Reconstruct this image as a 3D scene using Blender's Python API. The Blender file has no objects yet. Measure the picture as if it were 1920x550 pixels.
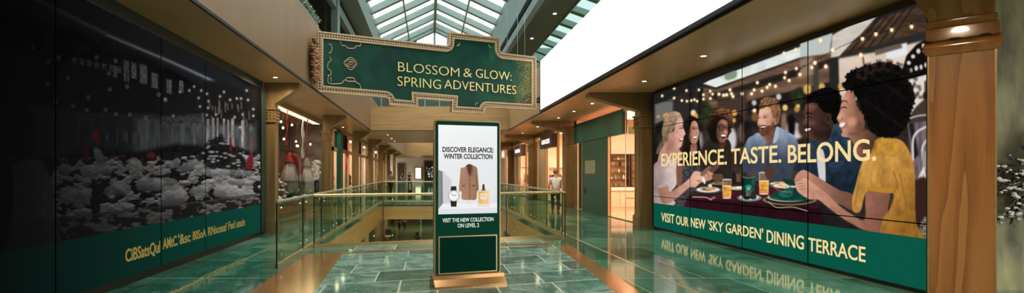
import bpy, bmesh, math, random
import numpy as np
from mathutils import Vector, Matrix

# ------------------------------------------------------------------ camera, world, exposure
SC = bpy.context.scene
COL = SC.collection
FPX, VX, VY, EYE = 900.0, 805.0, 325.0, 1.6      # focal length in pixels of a 1920x550 frame, vanishing point, eye height
cam_data = bpy.data.cameras.new('camera')
cam_data.sensor_width = 36.0
cam_data.lens = 36.0 * FPX / 1920.0
cam_data.shift_x = (960.0 - VX) / 1920.0
cam_data.shift_y = (VY - 275.0) / 1920.0
cam_data.clip_end = 400.0
cam = bpy.data.objects.new('camera', cam_data)
cam.location = (0, 0, EYE)
cam.rotation_euler = (math.pi / 2, 0, 0)
COL.objects.link(cam)
SC.camera = cam

world = bpy.data.worlds.new('overcast_sky')
SC.world = world
world.use_nodes = True
_bg = world.node_tree.nodes['Background']
_bg.inputs[0].default_value = (0.93, 0.98, 1.0, 1)
_bg.inputs[1].default_value = 1.5
sky_light = bpy.data.lights.new('overcast_sun', 'SUN')
sky_light.energy = 11.0
sky_light.angle = math.radians(150)
sky_light.color = (0.95, 0.99, 1.0)
sky_lamp = bpy.data.objects.new('overcast_sun', sky_light)
sky_lamp.rotation_euler = (math.radians(12), 0, 0)
COL.objects.link(sky_lamp)
SC.view_settings.view_transform = 'Standard'
SC.view_settings.look = 'None'
SC.view_settings.gamma = 1.0
SC.view_settings.exposure = 0.0
SC.view_settings.use_curve_mapping = False
SC.cycles.use_denoising = True
SC.cycles.max_bounces = 10
SC.cycles.transparent_max_bounces = 24
SC.cycles.caustics_reflective = False
SC.cycles.caustics_refractive = False
SC.cycles.sample_clamp_indirect = 6.0
SHOP_LIGHT = 1.0        # strength of the shop ceiling lamps
DOWNLIGHT = 1.2         # strength of the soffit downlights

# ------------------------------------------------------------------ helpers
def lin(c):
    return tuple((x / 255.0 / 12.92) if x <= 10.3 else ((x / 255.0 + 0.055) / 1.055) ** 2.4 for x in c)

def new_mat(name):
    m = bpy.data.materials.new(name)
    m.use_nodes = True
    nt = m.node_tree
    return m, nt, nt.nodes['Principled BSDF']

def nd(nt, kind, **kw):
    n = nt.nodes.new(kind)
    for k, v in kw.items():
        if k.startswith('i_'):
            n.inputs[k[2:].replace('_', ' ')].default_value = v
        else:
            setattr(n, k, v)
    return n

def ramp(nt, fac, stops):
    r = nt.nodes.new('ShaderNodeValToRGB')
    e = r.color_ramp.elements
    while len(e) < len(stops):
        e.new(0.5)
    for k, (p, c) in enumerate(stops):
        e[k].position = p
        e[k].color = (*lin(c), 1)
    nt.links.new(fac, r.inputs[0])
    return r.outputs[0]

def mat(name, c, rough=0.5, metal=0.0, var=0.0, scale=(4, 4, 4), emit=0.0, spec=0.5, bump=0.0, coat=0.0):
    """principled material; var mixes in a darker/lighter tone by object-space noise stretched by scale"""
    m, nt, b = new_mat(name)
    b.inputs['Roughness'].default_value = rough
    b.inputs['Metallic'].default_value = metal
    b.inputs['Specular IOR Level'].default_value = spec
    b.inputs['Coat Weight'].default_value = coat
    b.inputs['Base Color'].default_value = (*lin(c), 1)
    if var or bump:
        g = nd(nt, 'ShaderNodeNewGeometry')
        mp = nd(nt, 'ShaderNodeMapping')
        mp.inputs['Scale'].default_value = scale
        nt.links.new(g.outputs['Position'], mp.inputs[0])
        nz = nd(nt, 'ShaderNodeTexNoise', i_Scale=1.0, i_Detail=6.0, i_Roughness=0.6)
        nt.links.new(mp.outputs[0], nz.inputs['Vector'])
        if var:
            d = tuple(max(0, x * (1 - var)) for x in c)
            l = tuple(min(255, x * (1 + var)) for x in c)
            o = ramp(nt, nz.outputs['Fac'], [(0.3, d), (0.7, l)])
            nt.links.new(o, b.inputs['Base Color'])
        if bump:
            bp = nd(nt, 'ShaderNodeBump', i_Strength=bump, i_Distance=0.02)
            nt.links.new(nz.outputs['Fac'], bp.inputs['Height'])
            nt.links.new(bp.outputs[0], b.inputs['Normal'])
    if emit:
        b.inputs['Emission Color'].default_value = (*lin(c), 1)
        b.inputs['Emission Strength'].default_value = emit
    return m

def letter_mat(name, c):
    """flat colour given off by a lit display"""
    m, nt, b = new_mat(name)
    b.inputs['Base Color'].default_value = (0.004, 0.004, 0.004, 1)
    b.inputs['Specular IOR Level'].default_value = 0.0
    b.inputs['Emission Color'].default_value = (*lin(c), 1)
    b.inputs['Emission Strength'].default_value = 1.0
    return m

def glass_mat(name, tint, gloss=0.12, rough=0.02):
    """clear pane: light passes straight through, tinted, with a grazing-angle mirror on top"""
    m = bpy.data.materials.new(name)
    m.use_nodes = True
    nt = m.node_tree
    nt.nodes.clear()
    out = nd(nt, 'ShaderNodeOutputMaterial')
    tr = nd(nt, 'ShaderNodeBsdfTransparent')
    tr.inputs[0].default_value = (*lin(tint), 1)
    gl = nd(nt, 'ShaderNodeBsdfGlossy')
    gl.inputs['Roughness'].default_value = rough
    lw = nd(nt, 'ShaderNodeLayerWeight', i_Blend=0.5)
    pw = nd(nt, 'ShaderNodeMath', operation='POWER'); pw.inputs[1].default_value = 4.0
    ma = nd(nt, 'ShaderNodeMath', operation='MULTIPLY_ADD'); ma.inputs[1].default_value = gloss; ma.inputs[2].default_value = 0.02
    mx = nd(nt, 'ShaderNodeMixShader')
    nt.links.new(lw.outputs['Facing'], pw.inputs[0]); nt.links.new(pw.outputs[0], ma.inputs[0])
    nt.links.new(ma.outputs[0], mx.inputs[0])
    nt.links.new(tr.outputs[0], mx.inputs[1])
    nt.links.new(gl.outputs[0], mx.inputs[2])
    nt.links.new(mx.outputs[0], out.inputs[0])
    return m

class Frame:
    """a vertical plane: u runs along it, w out of its face, z up"""
    def __init__(s, x0, y0, deg, flip=1):
        s.x0, s.y0 = x0, y0
        s.c, s.s = math.cos(math.radians(deg)), math.sin(math.radians(deg))
        if abs(s.c) < 1e-9: s.c = 0.0
        s.f = flip
    def __call__(s, u, w, z):
        return (s.x0 + u * s.c + w * s.s * s.f, s.y0 + u * s.s - w * s.c * s.f, z)
    def u(s, px):
        a = (px - VX) / FPX
        return (a * s.y0 - s.x0) / (s.c - a * s.s)
    def uz(s, px, py):
        u = s.u(px)
        Y = s.y0 + u * s.s
        return u, EYE - (py - VY) / FPX * Y

WORLD = lambda x, y, z: (x, y, z)

class MB:
    """collects shapes and links them as ONE mesh object"""
    def __init__(s, T=WORLD):
        s.v, s.f, s.m, s.T, s.k = [], [], [], T, 0
    def add(s, vs, fs):
        o = len(s.v)
        s.v += [s.T(*p) for p in vs]
        s.f += [tuple(o + i for i in f) for f in fs]
        s.m += [s.k] * len(fs)
        return s
    def box(s, x0, x1, y0, y1, z0, z1):
        return s.add([(x0, y0, z0), (x1, y0, z0), (x1, y1, z0), (x0, y1, z0), (x0, y0, z1), (x1, y0, z1), (x1, y1, z1), (x0, y1, z1)],
                     [(0, 3, 2, 1), (4, 5, 6, 7), (0, 1, 5, 4), (1, 2, 6, 5), (2, 3, 7, 6), (3, 0, 4, 7)])
    def bbox(s, x0, x1, y0, y1, z0, z1, b=0.01):
        """box with chamfered edges on its front (x and z) outline"""
        n = [(x0 + b, z0), (x1 - b, z0), (x1, z0 + b), (x1, z1 - b), (x1 - b, z1), (x0 + b, z1), (x0, z1 - b), (x0, z0 + b)]
        return s.prism(n, y0, y1)
    def prism(s, poly, w0, w1):
        """outline in (u, z) extruded from w0 to w1"""
        n = len(poly)
        vs = [(p[0], w0, p[1]) for p in poly] + [(p[0], w1, p[1]) for p in poly]
        fs = [tuple(range(n - 1, -1, -1)), tuple(range(n, 2 * n))]
        fs += [(i, (i + 1) % n, n + (i + 1) % n, n + i) for i in range(n)]
        return s.add(vs, fs)
    def slab(s, poly, z0, z1):
        """outline in plan (x, y) extruded from z0 to z1"""
        n = len(poly)
        vs = [(p[0], p[1], z0) for p in poly] + [(p[0], p[1], z1) for p in poly]
        fs = [tuple(range(n - 1, -1, -1)), tuple(range(n, 2 * n))]
        fs += [(i, (i + 1) % n, n + (i + 1) % n, n + i) for i in range(n)]
        return s.add(vs, fs)
    def ring(s, outer, inner, w0, w1):
        n = len(outer)
        vs = [(p[0], w, p[1]) for w in (w0, w1) for q in (outer, inner) for p in q]
        fs = []
        for i in range(n):
            j = (i + 1) % n
            fs += [(i, n + i, n + j, j), (2 * n + i, 2 * n + j, 3 * n + j, 3 * n + i), (i, j, 2 * n + j, 2 * n + i), (n + i, 3 * n + i, 3 * n + j, n + j)]
        return s.add(vs, fs)
    def bar(s, a, b, w, h):
        """square bar from a to b, w wide, h high"""
        a, b = Vector(a), Vector(b)
        d = (b - a).normalized()
        up = Vector((0, 0, 1)) if abs(d.z) < 0.95 else Vector((0, 1, 0))
        sx = d.cross(up).normalized() * (w / 2)
        sz = sx.cross(d).normalized() * (h / 2)
        vs = [tuple(p + i * sx + j * sz) for p in (a, b) for i, j in ((-1, -1), (1, -1), (1, 1), (-1, 1))]
        return s.add(vs, [(3, 2, 1, 0), (4, 5, 6, 7), (0, 1, 5, 4), (1, 2, 6, 5), (2, 3, 7, 6), (3, 0, 4, 7)])
    def tube(s, pts, r, n=8, closed=False):
        P = [Vector(p) for p in pts]
        N = len(P)
        rr = r if isinstance(r, (list, tuple)) else [r] * N
        vs = []
        for i in range(N):
            d = (P[(i + 1) % N] - P[i - 1]) if closed else (P[min(i + 1, N - 1)] - P[max(i - 1, 0)])
            d = d.normalized() if d.length > 1e-9 else Vector((0, 0, 1))
            up = Vector((0, 0, 1)) if abs(d.z) < 0.9 else Vector((0, 1, 0))
            a = d.cross(up).normalized(); b = a.cross(d)
            for k in range(n):
                t = 2 * math.pi * k / n
                vs.append(tuple(P[i] + rr[i] * (math.cos(t) * a + math.sin(t) * b)))
        fs = []
        for i in range(N if closed else N - 1):
            j = (i + 1) % N
            fs += [(i * n + k, i * n + (k + 1) % n, j * n + (k + 1) % n, j * n + k) for k in range(n)]
        if not closed:
            fs += [tuple(range(n - 1, -1, -1)), tuple((N - 1) * n + k for k in range(n))]
        return s.add(vs, fs)
    def lathe(s, prof, c, n=20, sx=1.0, sy=1.0):
        vs, fs = [], []
        for r, z in prof:
            for k in range(n):
                t = 2 * math.pi * k / n
                vs.append((c[0] + r * sx * math.cos(t), c[1] + r * sy * math.sin(t), c[2] + z))
        for i in range(len(prof) - 1):
            fs += [(i * n + k, i * n + (k + 1) % n, (i + 1) * n + (k + 1) % n, (i + 1) * n + k) for k in range(n)]
        fs += [tuple(range(n - 1, -1, -1)), tuple((len(prof) - 1) * n + k for k in range(n))]
        return s.add(vs, fs)
    def ball(s, c, r, n=10, sx=1, sy=1, sz=1, jit=0.0, rnd=random):
        m = n // 2 + 1
        prof = []
        vs, fs = [], []
        for i in range(m):
            t = math.pi * (i + 0.02) / (m - 0.96) - math.pi / 2
            t = max(-math.pi / 2 + 0.05, min(math.pi / 2 - 0.05, t))
            for k in range(n):
                a = 2 * math.pi * k / n
                q = r * (1 + jit * (rnd.random() - 0.5))
                vs.append((c[0] + q * sx * math.cos(t) * math.cos(a), c[1] + q * sy * math.cos(t) * math.sin(a), c[2] + q * sz * math.sin(t)))
        for i in range(m - 1):
            fs += [(i * n + k, i * n + (k + 1) % n, (i + 1) * n + (k + 1) % n, (i + 1) * n + k) for k in range(n)]
        fs += [tuple(range(n - 1, -1, -1)), tuple((m - 1) * n + k for k in range(n))]
        return s.add(vs, fs)
    def build(s, name, m, parent=None, kind=None, smooth=False, label=None):
        me = bpy.data.meshes.new(name)
        o0 = Vector((0, 0, 0))
        p = parent
        while p is not None:
            o0 += p.location
            p = p.parent
        me.from_pydata([(v[0] - o0.x, v[1] - o0.y, v[2] - o0.z) for v in s.v], [], s.f)
        ms = m if isinstance(m, (list, tuple)) else [m]
        for q in ms: me.materials.append(q)
        me.polygons.foreach_set('material_index', s.m)
        bm = bmesh.new(); bm.from_mesh(me)
        bmesh.ops.recalc_face_normals(bm, faces=bm.faces)
        bm.to_mesh(me); bm.free()
        if smooth:
            me.polygons.foreach_set('use_smooth', [True] * len(me.polygons))
            me.set_sharp_from_angle(angle=math.radians(40))
        o = bpy.data.objects.new(name, me)
        COL.objects.link(o)
        if parent is not None: o.parent = parent
        if kind: o['kind'] = kind
        if label: o['label'] = label
        return o

def thing(name, label, cat, loc=(0, 0, 0), group=None):
    o = bpy.data.objects.new(name, None)
    o.empty_display_size = 0.1
    COL.objects.link(o)
    o.location = loc
    return tag(o, label, cat, group)

def tag(o, label, cat, group=None):
    o['label'] = label; o['category'] = cat
    if group: o['group'] = group
    return o

def copy_tree(o, loc=None, label=None, parent=None):
    c = o.copy(); COL.objects.link(c)
    if parent is not None: c.parent = parent
    if loc is not None: c.location = loc
    if label: c['label'] = label
    for ch in list(o.children):
        copy_tree(ch, None, None, c)
    return c

_probe = {}
def text_into(mb, word, u0, u1, z0, z1, w0, w1, bold=0.0, squeeze=None):
    """adds solid lettering: the word fills u0..u1, capitals stand from z0 to z1"""
    c = bpy.data.curves.new('lettering_source', 'FONT')
    c.body = word; c.size = 1.0; c.offset = bold; c.extrude = 0.5; c.resolution_u = 4
    o = bpy.data.objects.new('lettering_source', c)
    COL.objects.link(o)
    dg = bpy.context.evaluated_depsgraph_get()
    me = bpy.data.meshes.new_from_object(o.evaluated_get(dg))
    n = len(me.vertices)
    co = np.empty(n * 3); me.vertices.foreach_get('co', co); co = co.reshape(-1, 3)
    fs = [tuple(p.vertices) for p in me.polygons]
    bpy.data.objects.remove(o); bpy.data.curves.remove(c); bpy.data.meshes.remove(me)
    x0, x1 = co[:, 0].min(), co[:, 0].max()
    cap = 0.727
    U = u0 + (co[:, 0] - x0) / (x1 - x0) * (u1 - u0)
    Z = z0 + co[:, 1] / cap * (z1 - z0)
    W = np.where(co[:, 2] > 0, w1, w0)
    mb.add(list(zip(U.tolist(), W.tolist(), Z.tolist())), fs)

# ------------------------------------------------------------------ picture painter (for the screens): colours on a fine grid of vertices
def _hash(i, j, seed):
    h = (i.astype(np.int64) * 374761393 + j.astype(np.int64) * 668265263 + seed * 974711) & 0x7fffffff
    h = ((h ^ (h >> 13)) * 1274126177) & 0x7fffffff
    return ((h ^ (h >> 16)) & 0xffff) / 65535.0

def vnoise(x, y, seed=0):
    i, j = np.floor(x), np.floor(y)
    fx, fy = x - i, y - j
    fx = fx * fx * (3 - 2 * fx); fy = fy * fy * (3 - 2 * fy)
    i = i.astype(int); j = j.astype(int)
    a, b = _hash(i, j, seed), _hash(i + 1, j, seed)
    c, d = _hash(i, j + 1, seed), _hash(i + 1, j + 1, seed)
    return (a * (1 - fx) + b * fx) * (1 - fy) + (c * (1 - fx) + d * fx) * fy

def fbm(x, y, seed=0, o=3):
    t, a, n = 0, 0.5, 0
    for k in range(o):
        t = t + a * vnoise(x * 2 ** k, y * 2 ** k, seed + k); n += a; a *= 0.5
    return t / n

def spline(P, k=5, closed=True):
    P = [np.array(p, float) for p in P]
    n = len(P); out = []
    rng = range(n) if closed else range(n - 1)
    for i in rng:
        if closed: a, b, c, d = P[i - 1], P[i], P[(i + 1) % n], P[(i + 2) % n]
        else: a, b, c, d = P[max(i - 1, 0)], P[i], P[i + 1], P[min(i + 2, n - 1)]
        for t in np.linspace(0, 1, k, endpoint=False):
            out.append(0.5 * (2 * b + (c - a) * t + (2 * a - 5 * b + 4 * c - d) * t * t + (3 * b - a - 3 * c + d) * t ** 3))
    if not closed: out.append(P[-1])
    return np.array(out)

class Canvas:
    def __init__(s, fr, u0, u1, z0, z1, nu, nz):
        s.fr = fr
        pa, pb = s.px(u0, z0)[0], s.px(u1, z0)[0]
        s.us = np.array([fr.u(p) for p in np.linspace(pa, pb, nu)])
        s.us[0], s.us[-1] = u0, u1
        s.zs = np.linspace(z0, z1, nz)
        U, Z = np.meshgrid(s.us, s.zs)
        Y = fr.y0 + U * fr.s; X = fr.x0 + U * fr.c
        s.X = VX + FPX * X / Y
        s.Y = VY - FPX * (Z - EYE) / Y
        s.C = np.zeros(s.X.shape + (3,))
        s.o = (0, 0, 1)
    def px(s, u, z):
        x, y, _ = s.fr(u, 0, z)
        return VX + FPX * x / y, VY - FPX * (z - EYE) / y
    def at(s, x0, y0, k):
        """following shapes are given in a sketch whose origin lies at (x0, y0), k sketch units per unit"""
        s.o = (x0, y0, k); return s
    def cv(s, pts):
        return np.array([(s.o[0] + p[0] / s.o[2], s.o[1] + p[1] / s.o[2]) for p in pts])
    def blend(s, m, a, col, tex, x, y):
        c = col((x - s.o[0]) * s.o[2], (y - s.o[1]) * s.o[2]) if callable(col) else np.array(col, float)[None, :]
        if tex:
            sx, sy, amp = tex[:3]
            n = fbm(x / sx, y / sy, int(tex[3]) if len(tex) > 3 else 7)
            c = c * (1 + amp * 2 * (n - 0.5))[:, None]
        a = a[:, None]
        s.C[m] = s.C[m] * (1 - a) + np.clip(c, 0, 255) * a
    def all(s, col, tex=None, a=1.0):
        m = np.ones(s.X.shape, bool)
        s.blend(m, np.full(s.X.size, a), col, tex, s.X[m], s.Y[m])
    def poly(s, pts, col, soft=0.7, a=1.0, smooth=True, tex=None, rag=0.0, rs=3.0):
        P = s.cv(pts)
        if smooth: P = spline(P, 5)
        lo, hi = P.min(0) - soft - rag - 1, P.max(0) + soft + rag + 1
        m = (s.X > lo[0]) & (s.X < hi[0]) & (s.Y > lo[1]) & (s.Y < hi[1])
        if not m.any(): return
        x, y = s.X[m], s.Y[m]
        d2 = np.full(x.shape, 1e9); ins = np.zeros(x.shape, bool)
        n = len(P)
        for i in range(n):
            ax, ay = P[i]; bx, by = P[(i + 1) % n]
            dx, dy = bx - ax, by - ay
            L = dx * dx + dy * dy + 1e-12
            t = np.clip(((x - ax) * dx + (y - ay) * dy) / L, 0, 1)
            d2 = np.minimum(d2, (x - ax - t * dx) ** 2 + (y - ay - t * dy) ** 2)
            if abs(dy) > 1e-12:
                cr = ((ay > y) != (by > y)) & (x < dx * (y - ay) / dy + ax)
                ins ^= cr
        d = np.sqrt(d2) * np.where(ins, 1, -1)
        if rag: d = d + rag * 2 * (fbm(x / rs, y / rs, 31) - 0.5)
        k = np.clip(d / (2 * soft) + 0.5, 0, 1)
        s.blend(m, k * k * (3 - 2 * k) * a, col, tex, x, y)
    def ell(s, cx, cy, rx, ry, col, soft=0.7, a=1.0, rot=0.0, tex=None):
        t = np.linspace(0, 2 * math.pi, 28, endpoint=False)
        c, q = math.cos(math.radians(rot)), math.sin(math.radians(rot))
        s.poly([(cx + rx * math.cos(k) * c - ry * math.sin(k) * q, cy + rx * math.cos(k) * q + ry * math.sin(k) * c) for k in t], col, soft, a, False, tex)
    def line(s, pts, w, col, soft=0.6, a=1.0, smooth=True, tex=None):
        P = s.cv(pts)
        if smooth and len(P) > 2: P = spline(P, 5, False)
        lo, hi = P.min(0) - soft - w - 1, P.max(0) + soft + w + 1
        m = (s.X > lo[0]) & (s.X < hi[0]) & (s.Y > lo[1]) & (s.Y < hi[1])
        if not m.any(): return
        x, y = s.X[m], s.Y[m]
        d2 = np.full(x.shape, 1e9)
        for i in range(len(P) - 1):
            ax, ay = P[i]; dx, dy = P[i + 1] - P[i]
            t = np.clip(((x - ax) * dx + (y - ay) * dy) / (dx * dx + dy * dy + 1e-12), 0, 1)
            d2 = np.minimum(d2, (x - ax - t * dx) ** 2 + (y - ay - t * dy) ** 2)
        k = np.clip((w / 2 - np.sqrt(d2)) / (2 * soft) + 0.5, 0, 1)
        s.blend(m, k * a, col, tex, x, y)
    def glow(s, cx, cy, r, col, a=1.0):
        """a lamp of the picture: bright core, soft halo"""
        cx, cy = s.cv([(cx, cy)])[0]
        m = (abs(s.X - cx) < 3.5 * r) & (abs(s.Y - cy) < 3.5 * r)
        if not m.any(): return
        x, y = s.X[m], s.Y[m]
        d = np.hypot(x - cx, (y - cy) * 0.85) / r
        h = np.exp(-(d / 1.5) ** 2) * 0.55 * a
        s.C[m] = s.C[m] * (1 - h[:, None]) + np.array((235, 160, 80.0)) * h[:, None] if col is None else s.C[m] * (1 - h[:, None]) + np.array(col, float) * h[:, None]
        k = np.clip((1.0 - d) * r / 1.2 + 0.5, 0, 1) * a
        s.C[m] = s.C[m] * (1 - k[:, None]) + np.array((255, 240, 205.0)) * k[:, None]
    def blur(s, n=2):
        for _ in range(n):
            p = np.pad(s.C, ((1, 1), (1, 1), (0, 0)), mode='edge')
            s.C = (p[:-2, 1:-1] + p[2:, 1:-1] + p[1:-1, :-2] + p[1:-1, 2:] + 2 * p[1:-1, 1:-1]) / 6
    def build(s, name, w, m, parent):
        nz, nu = s.X.shape
        fr = s.fr
        U, Z = np.meshgrid(s.us, s.zs)
        co = np.stack([fr.x0 + U * fr.c + w * fr.s * fr.f, fr.y0 + U * fr.s - w * fr.c * fr.f, Z], -1).reshape(-1, 3)
        loc = np.array(parent.location)
        co = (co - loc).astype(np.float32)
        i = np.arange(nz * nu).reshape(nz, nu)
        q = np.stack([i[:-1, :-1], i[:-1, 1:], i[1:, 1:], i[1:, :-1]], -1).reshape(-1, 4)
        me = bpy.data.meshes.new(name)
        me.vertices.add(len(co)); me.vertices.foreach_set('co', co.ravel())
        me.loops.add(q.size); me.loops.foreach_set('vertex_index', q.ravel().astype(np.int32))
        me.polygons.add(len(q)); me.polygons.foreach_set('loop_start', np.arange(0, q.size, 4, dtype=np.int32))
        me.update(calc_edges=True)
        c = np.clip(s.C.reshape(-1, 3) / 255.0, 0, 1)
        l = np.where(c <= 0.04045, c / 12.92, ((c + 0.055) / 1.055) ** 2.4)
        rgba = np.concatenate([l, np.ones((len(l), 1))], 1).astype(np.float32)
        at = me.color_attributes.new('picture', 'FLOAT_COLOR', 'POINT')
        at.data.foreach_set('color', rgba.ravel())
        me.materials.append(m)
        o = bpy.data.objects.new(name, me)
        COL.objects.link(o); o.parent = parent
        return o

def grad(p0, c0, p1, c1):
    p0, p1, c0, c1 = [np.array(q, float) for q in (p0, p1, c0, c1)]
    d = p1 - p0; L = (d * d).sum()
    def f(x, y):
        t = np.clip(((x - p0[0]) * d[0] + (y - p0[1]) * d[1]) / L, 0, 1)[:, None]
        return c0 * (1 - t) + c1 * t
    return f

def screen_mat(name, strength=1.0):
    """a lit display: it gives off the colours of its picture"""
    m, nt, b = new_mat(name)
    b.inputs['Base Color'].default_value = (0.004, 0.004, 0.004, 1)
    b.inputs['Roughness'].default_value = 0.5
    b.inputs['Specular IOR Level'].default_value = 0.0
    a = nd(nt, 'ShaderNodeAttribute', attribute_name='picture')
    nt.links.new(a.outputs['Color'], b.inputs['Emission Color'])
    b.inputs['Emission Strength'].default_value = strength
    return m

# ------------------------------------------------------------------ materials
M = {}
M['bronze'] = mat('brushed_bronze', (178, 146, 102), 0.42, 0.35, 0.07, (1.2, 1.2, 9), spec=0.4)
M['bronze_lit'] = mat('lit_brushed_bronze', (196, 156, 104), 0.4, 0.3, 0.07, (0.5, 1.2, 9), spec=0.4)  # lighter copy of the bronze: light on the bridges put into the colour
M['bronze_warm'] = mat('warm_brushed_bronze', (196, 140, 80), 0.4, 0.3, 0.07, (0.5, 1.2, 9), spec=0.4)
M['bronze_dimmed'] = mat('dimmed_bronze', (136, 108, 78), 0.45, 0.3, 0.07, (1.2, 1.2, 0.4), spec=0.4)  # darker copy of the bronze: dimness of that gallery put into the colour
M['bronze_soffit'] = mat('bronze_soffit_panel', (214, 156, 104), 0.36, 0.15, 0.06, (1.5, 0.6, 1), spec=0.4)
M['bronze_pillar'] = mat('bronze_pillar_cladding', (146, 118, 76), 0.36, 0.35, 0.12, (6, 6, 0.5), spec=0.4)
M['brass'] = mat('polished_brass', (206, 174, 124), 0.26, 0.7)
M['pale_rail'] = mat('pale_satin_rail', (188, 186, 156), 0.3, 0.6)
M['brass_strip'] = mat('brass_floor_strip', (205, 150, 95), 0.16, 0.75, 0.10, (0.6, 1.2, 1))
M['green_steel'] = mat('green_painted_steel', (92, 112, 104), 0.5, 0.0, 0.04, (2, 2, 2))
M['green_dark'] = mat('dark_green_panel', (26, 52, 42), 0.5, 0.0, 0.10, (3, 3, 0.3))
M['green_soffit'] = mat('dark_green_soffit', (26, 48, 34), 0.55, 0.0, 0.08, (1, 1, 1))
M['green_shop'] = mat('green_lacquer_shopfront', (8, 74, 62), 0.35, 0.0, 0.05, (1, 1, 1))
M['black'] = mat('black_metal', (14, 14, 14), 0.4)
M['dark'] = mat('dark_recess', (24, 22, 20), 0.7)
M['cream'] = mat('cream_plaster', (232, 204, 178), 0.6, 0.0, 0.03, (1, 1, 1))
M['white'] = mat('white_laminate', (235, 230, 222), 0.35)
M['beige_floor'] = mat('salmon_stone_floor', (222, 176, 140), 0.15, 0.0, 0.06, (3, 3, 3))
M['dark_wood'] = mat('dark_walnut', (62, 42, 30), 0.4, 0.0, 0.2, (2, 2, 12))
M['plaster'] = mat('upper_plaster', (196, 168, 124), 0.6)
M['glass'] = glass_mat('green_tinted_glass', (206, 232, 214), 0.55)
M['shop_glass'] = glass_mat('shop_window_glass', (246, 248, 244), 0.3)
M['roof_glass'] = glass_mat('roof_glass', (250, 253, 253), 0.2)
M['side_glass'] = glass_mat('pale_teal_roof_glass', (186, 212, 204), 0.2)
M['chrome'] = mat('steel_fixing', (215, 215, 210), 0.15, 1.0)
M['cable'] = mat('steel_cable', (190, 200, 195), 0.3, 0.8)
M['lamp'] = mat('lamp_lens', (255, 236, 205), 0.3, emit=12.0)

def marble(name, skew, bw, rh, ox, oy, dark, mid, light, mortar, rough=0.085, msize=0.014):
    """polished green stone laid in running bond; skew leans the courses across the hall"""
    m, nt, b = new_mat(name)
    L = nt.links
    g = nd(nt, 'ShaderNodeNewGeometry')
    sp = nd(nt, 'ShaderNodeSeparateXYZ'); L.new(g.outputs['Position'], sp.inputs[0])
    mu = nd(nt, 'ShaderNodeMath', operation='MULTIPLY_ADD'); mu.inputs[1].default_value = -skew
    L.new(sp.outputs['X'], mu.inputs[0]); L.new(sp.outputs['Y'], mu.inputs[2])
    ax = nd(nt, 'ShaderNodeMath', operation='ADD'); ax.inputs[1].default_value = ox + 100 * bw; L.new(sp.outputs['X'], ax.inputs[0])
    ay = nd(nt, 'ShaderNodeMath', operation='ADD'); ay.inputs[1].default_value = oy + 100 * rh; L.new(mu.outputs[0], ay.inputs[0])
    cb = nd(nt, 'ShaderNodeCombineXYZ'); L.new(ax.outputs[0], cb.inputs[0]); L.new(ay.outputs[0], cb.inputs[1])
    br = nd(nt, 'ShaderNodeTexBrick', offset=0.37, offset_frequency=2, squash=0.8, squash_frequency=3)
    br.inputs['Scale'].default_value = 1.0; br.inputs['Mortar Size'].default_value = msize
    br.inputs['Mortar Smooth'].default_value = 0.1
    br.inputs['Brick Width'].default_value = bw; br.inputs['Row Height'].default_value = rh
    br.inputs['Color1'].default_value = (0, 0, 0, 1); br.inputs['Color2'].default_value = (1, 1, 1, 1); br.inputs['Mortar'].default_value = (.5, .5, .5, 1)
    L.new(cb.outputs[0], br.inputs['Vector'])
    sh = nd(nt, 'ShaderNodeVectorMath', operation='MULTIPLY_ADD'); sh.inputs[1].default_value = (17, 9, 5)   # each tile cut from another part of the block
    L.new(br.outputs['Color'], sh.inputs[0]); L.new(g.outputs['Position'], sh.inputs[2])
    n1 = nd(nt, 'ShaderNodeTexNoise', i_Scale=1.7, i_Detail=8.0, i_Roughness=0.62, i_Distortion=1.4); L.new(sh.outputs[0], n1.inputs['Vector'])
    n2 = nd(nt, 'ShaderNodeTexNoise', i_Scale=2.3, i_Detail=4.0, i_Distortion=3.0); L.new(sh.outputs[0], n2.inputs['Vector'])
    tone = nd(nt, 'ShaderNodeMath', operation='MULTIPLY_ADD'); tone.inputs[1].default_value = 0.34
    L.new(br.outputs['Color'], tone.inputs[0])
    n1s = nd(nt, 'ShaderNodeMath', operation='MULTIPLY_ADD', i_Value=0); n1s.inputs[1].default_value = 1.0; n1s.inputs[2].default_value = -0.17
    L.new(n1.outputs['Fac'], n1s.inputs[0]); L.new(n1s.outputs[0], tone.inputs[2])
    base = ramp(nt, tone.outputs[0], [(0.28, dark), (0.52, mid), (0.78, light)])
    vein = nd(nt, 'ShaderNodeMath', operation='SUBTRACT'); vein.inputs[1].default_value = 0.5; L.new(n2.outputs['Fac'], vein.inputs[0])
    va = nd(nt, 'ShaderNodeMath', operation='ABSOLUTE'); L.new(vein.outputs[0], va.inputs[0])
    vm = nd(nt, 'ShaderNodeMapRange'); vm.inputs['From Min'].default_value = 0.0; vm.inputs['From Max'].default_value = 0.018
    vm.inputs['To Min'].default_value = 0.45; vm.inputs['To Max'].default_value = 0.0; L.new(va.outputs[0], vm.inputs['Value'])
    mv = nd(nt, 'ShaderNodeMix', data_type='RGBA'); L.new(vm.outputs[0], mv.inputs[0]); L.new(base, mv.inputs[6]); mv.inputs[7].default_value = (*lin(light), 1)
    mm = nd(nt, 'ShaderNodeMix', data_type='RGBA'); L.new(br.outputs['Fac'], mm.inputs[0]); L.new(mv.outputs[2], mm.inputs[6]); mm.inputs[7].default_value = (*lin(mortar), 1)
    L.new(mm.outputs[2], b.inputs['Base Color'])
    b.inputs['Roughness'].default_value = rough
    b.inputs['IOR'].default_value = 1.6
    return m

M['marble_court'] = marble('green_marble_court', 0.284, 1.05, 0.745, 0.42, 0.18, (44, 80, 70), (86, 120, 106), (146, 174, 158), (184, 190, 166))
M['marble_walk'] = marble('green_marble_walk', 0.0, 1.6, 1.5, -0.35, 0.2, (30, 66, 50), (58, 104, 82), (110, 150, 126), (140, 150, 118), rough=0.07, msize=0.010)

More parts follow.
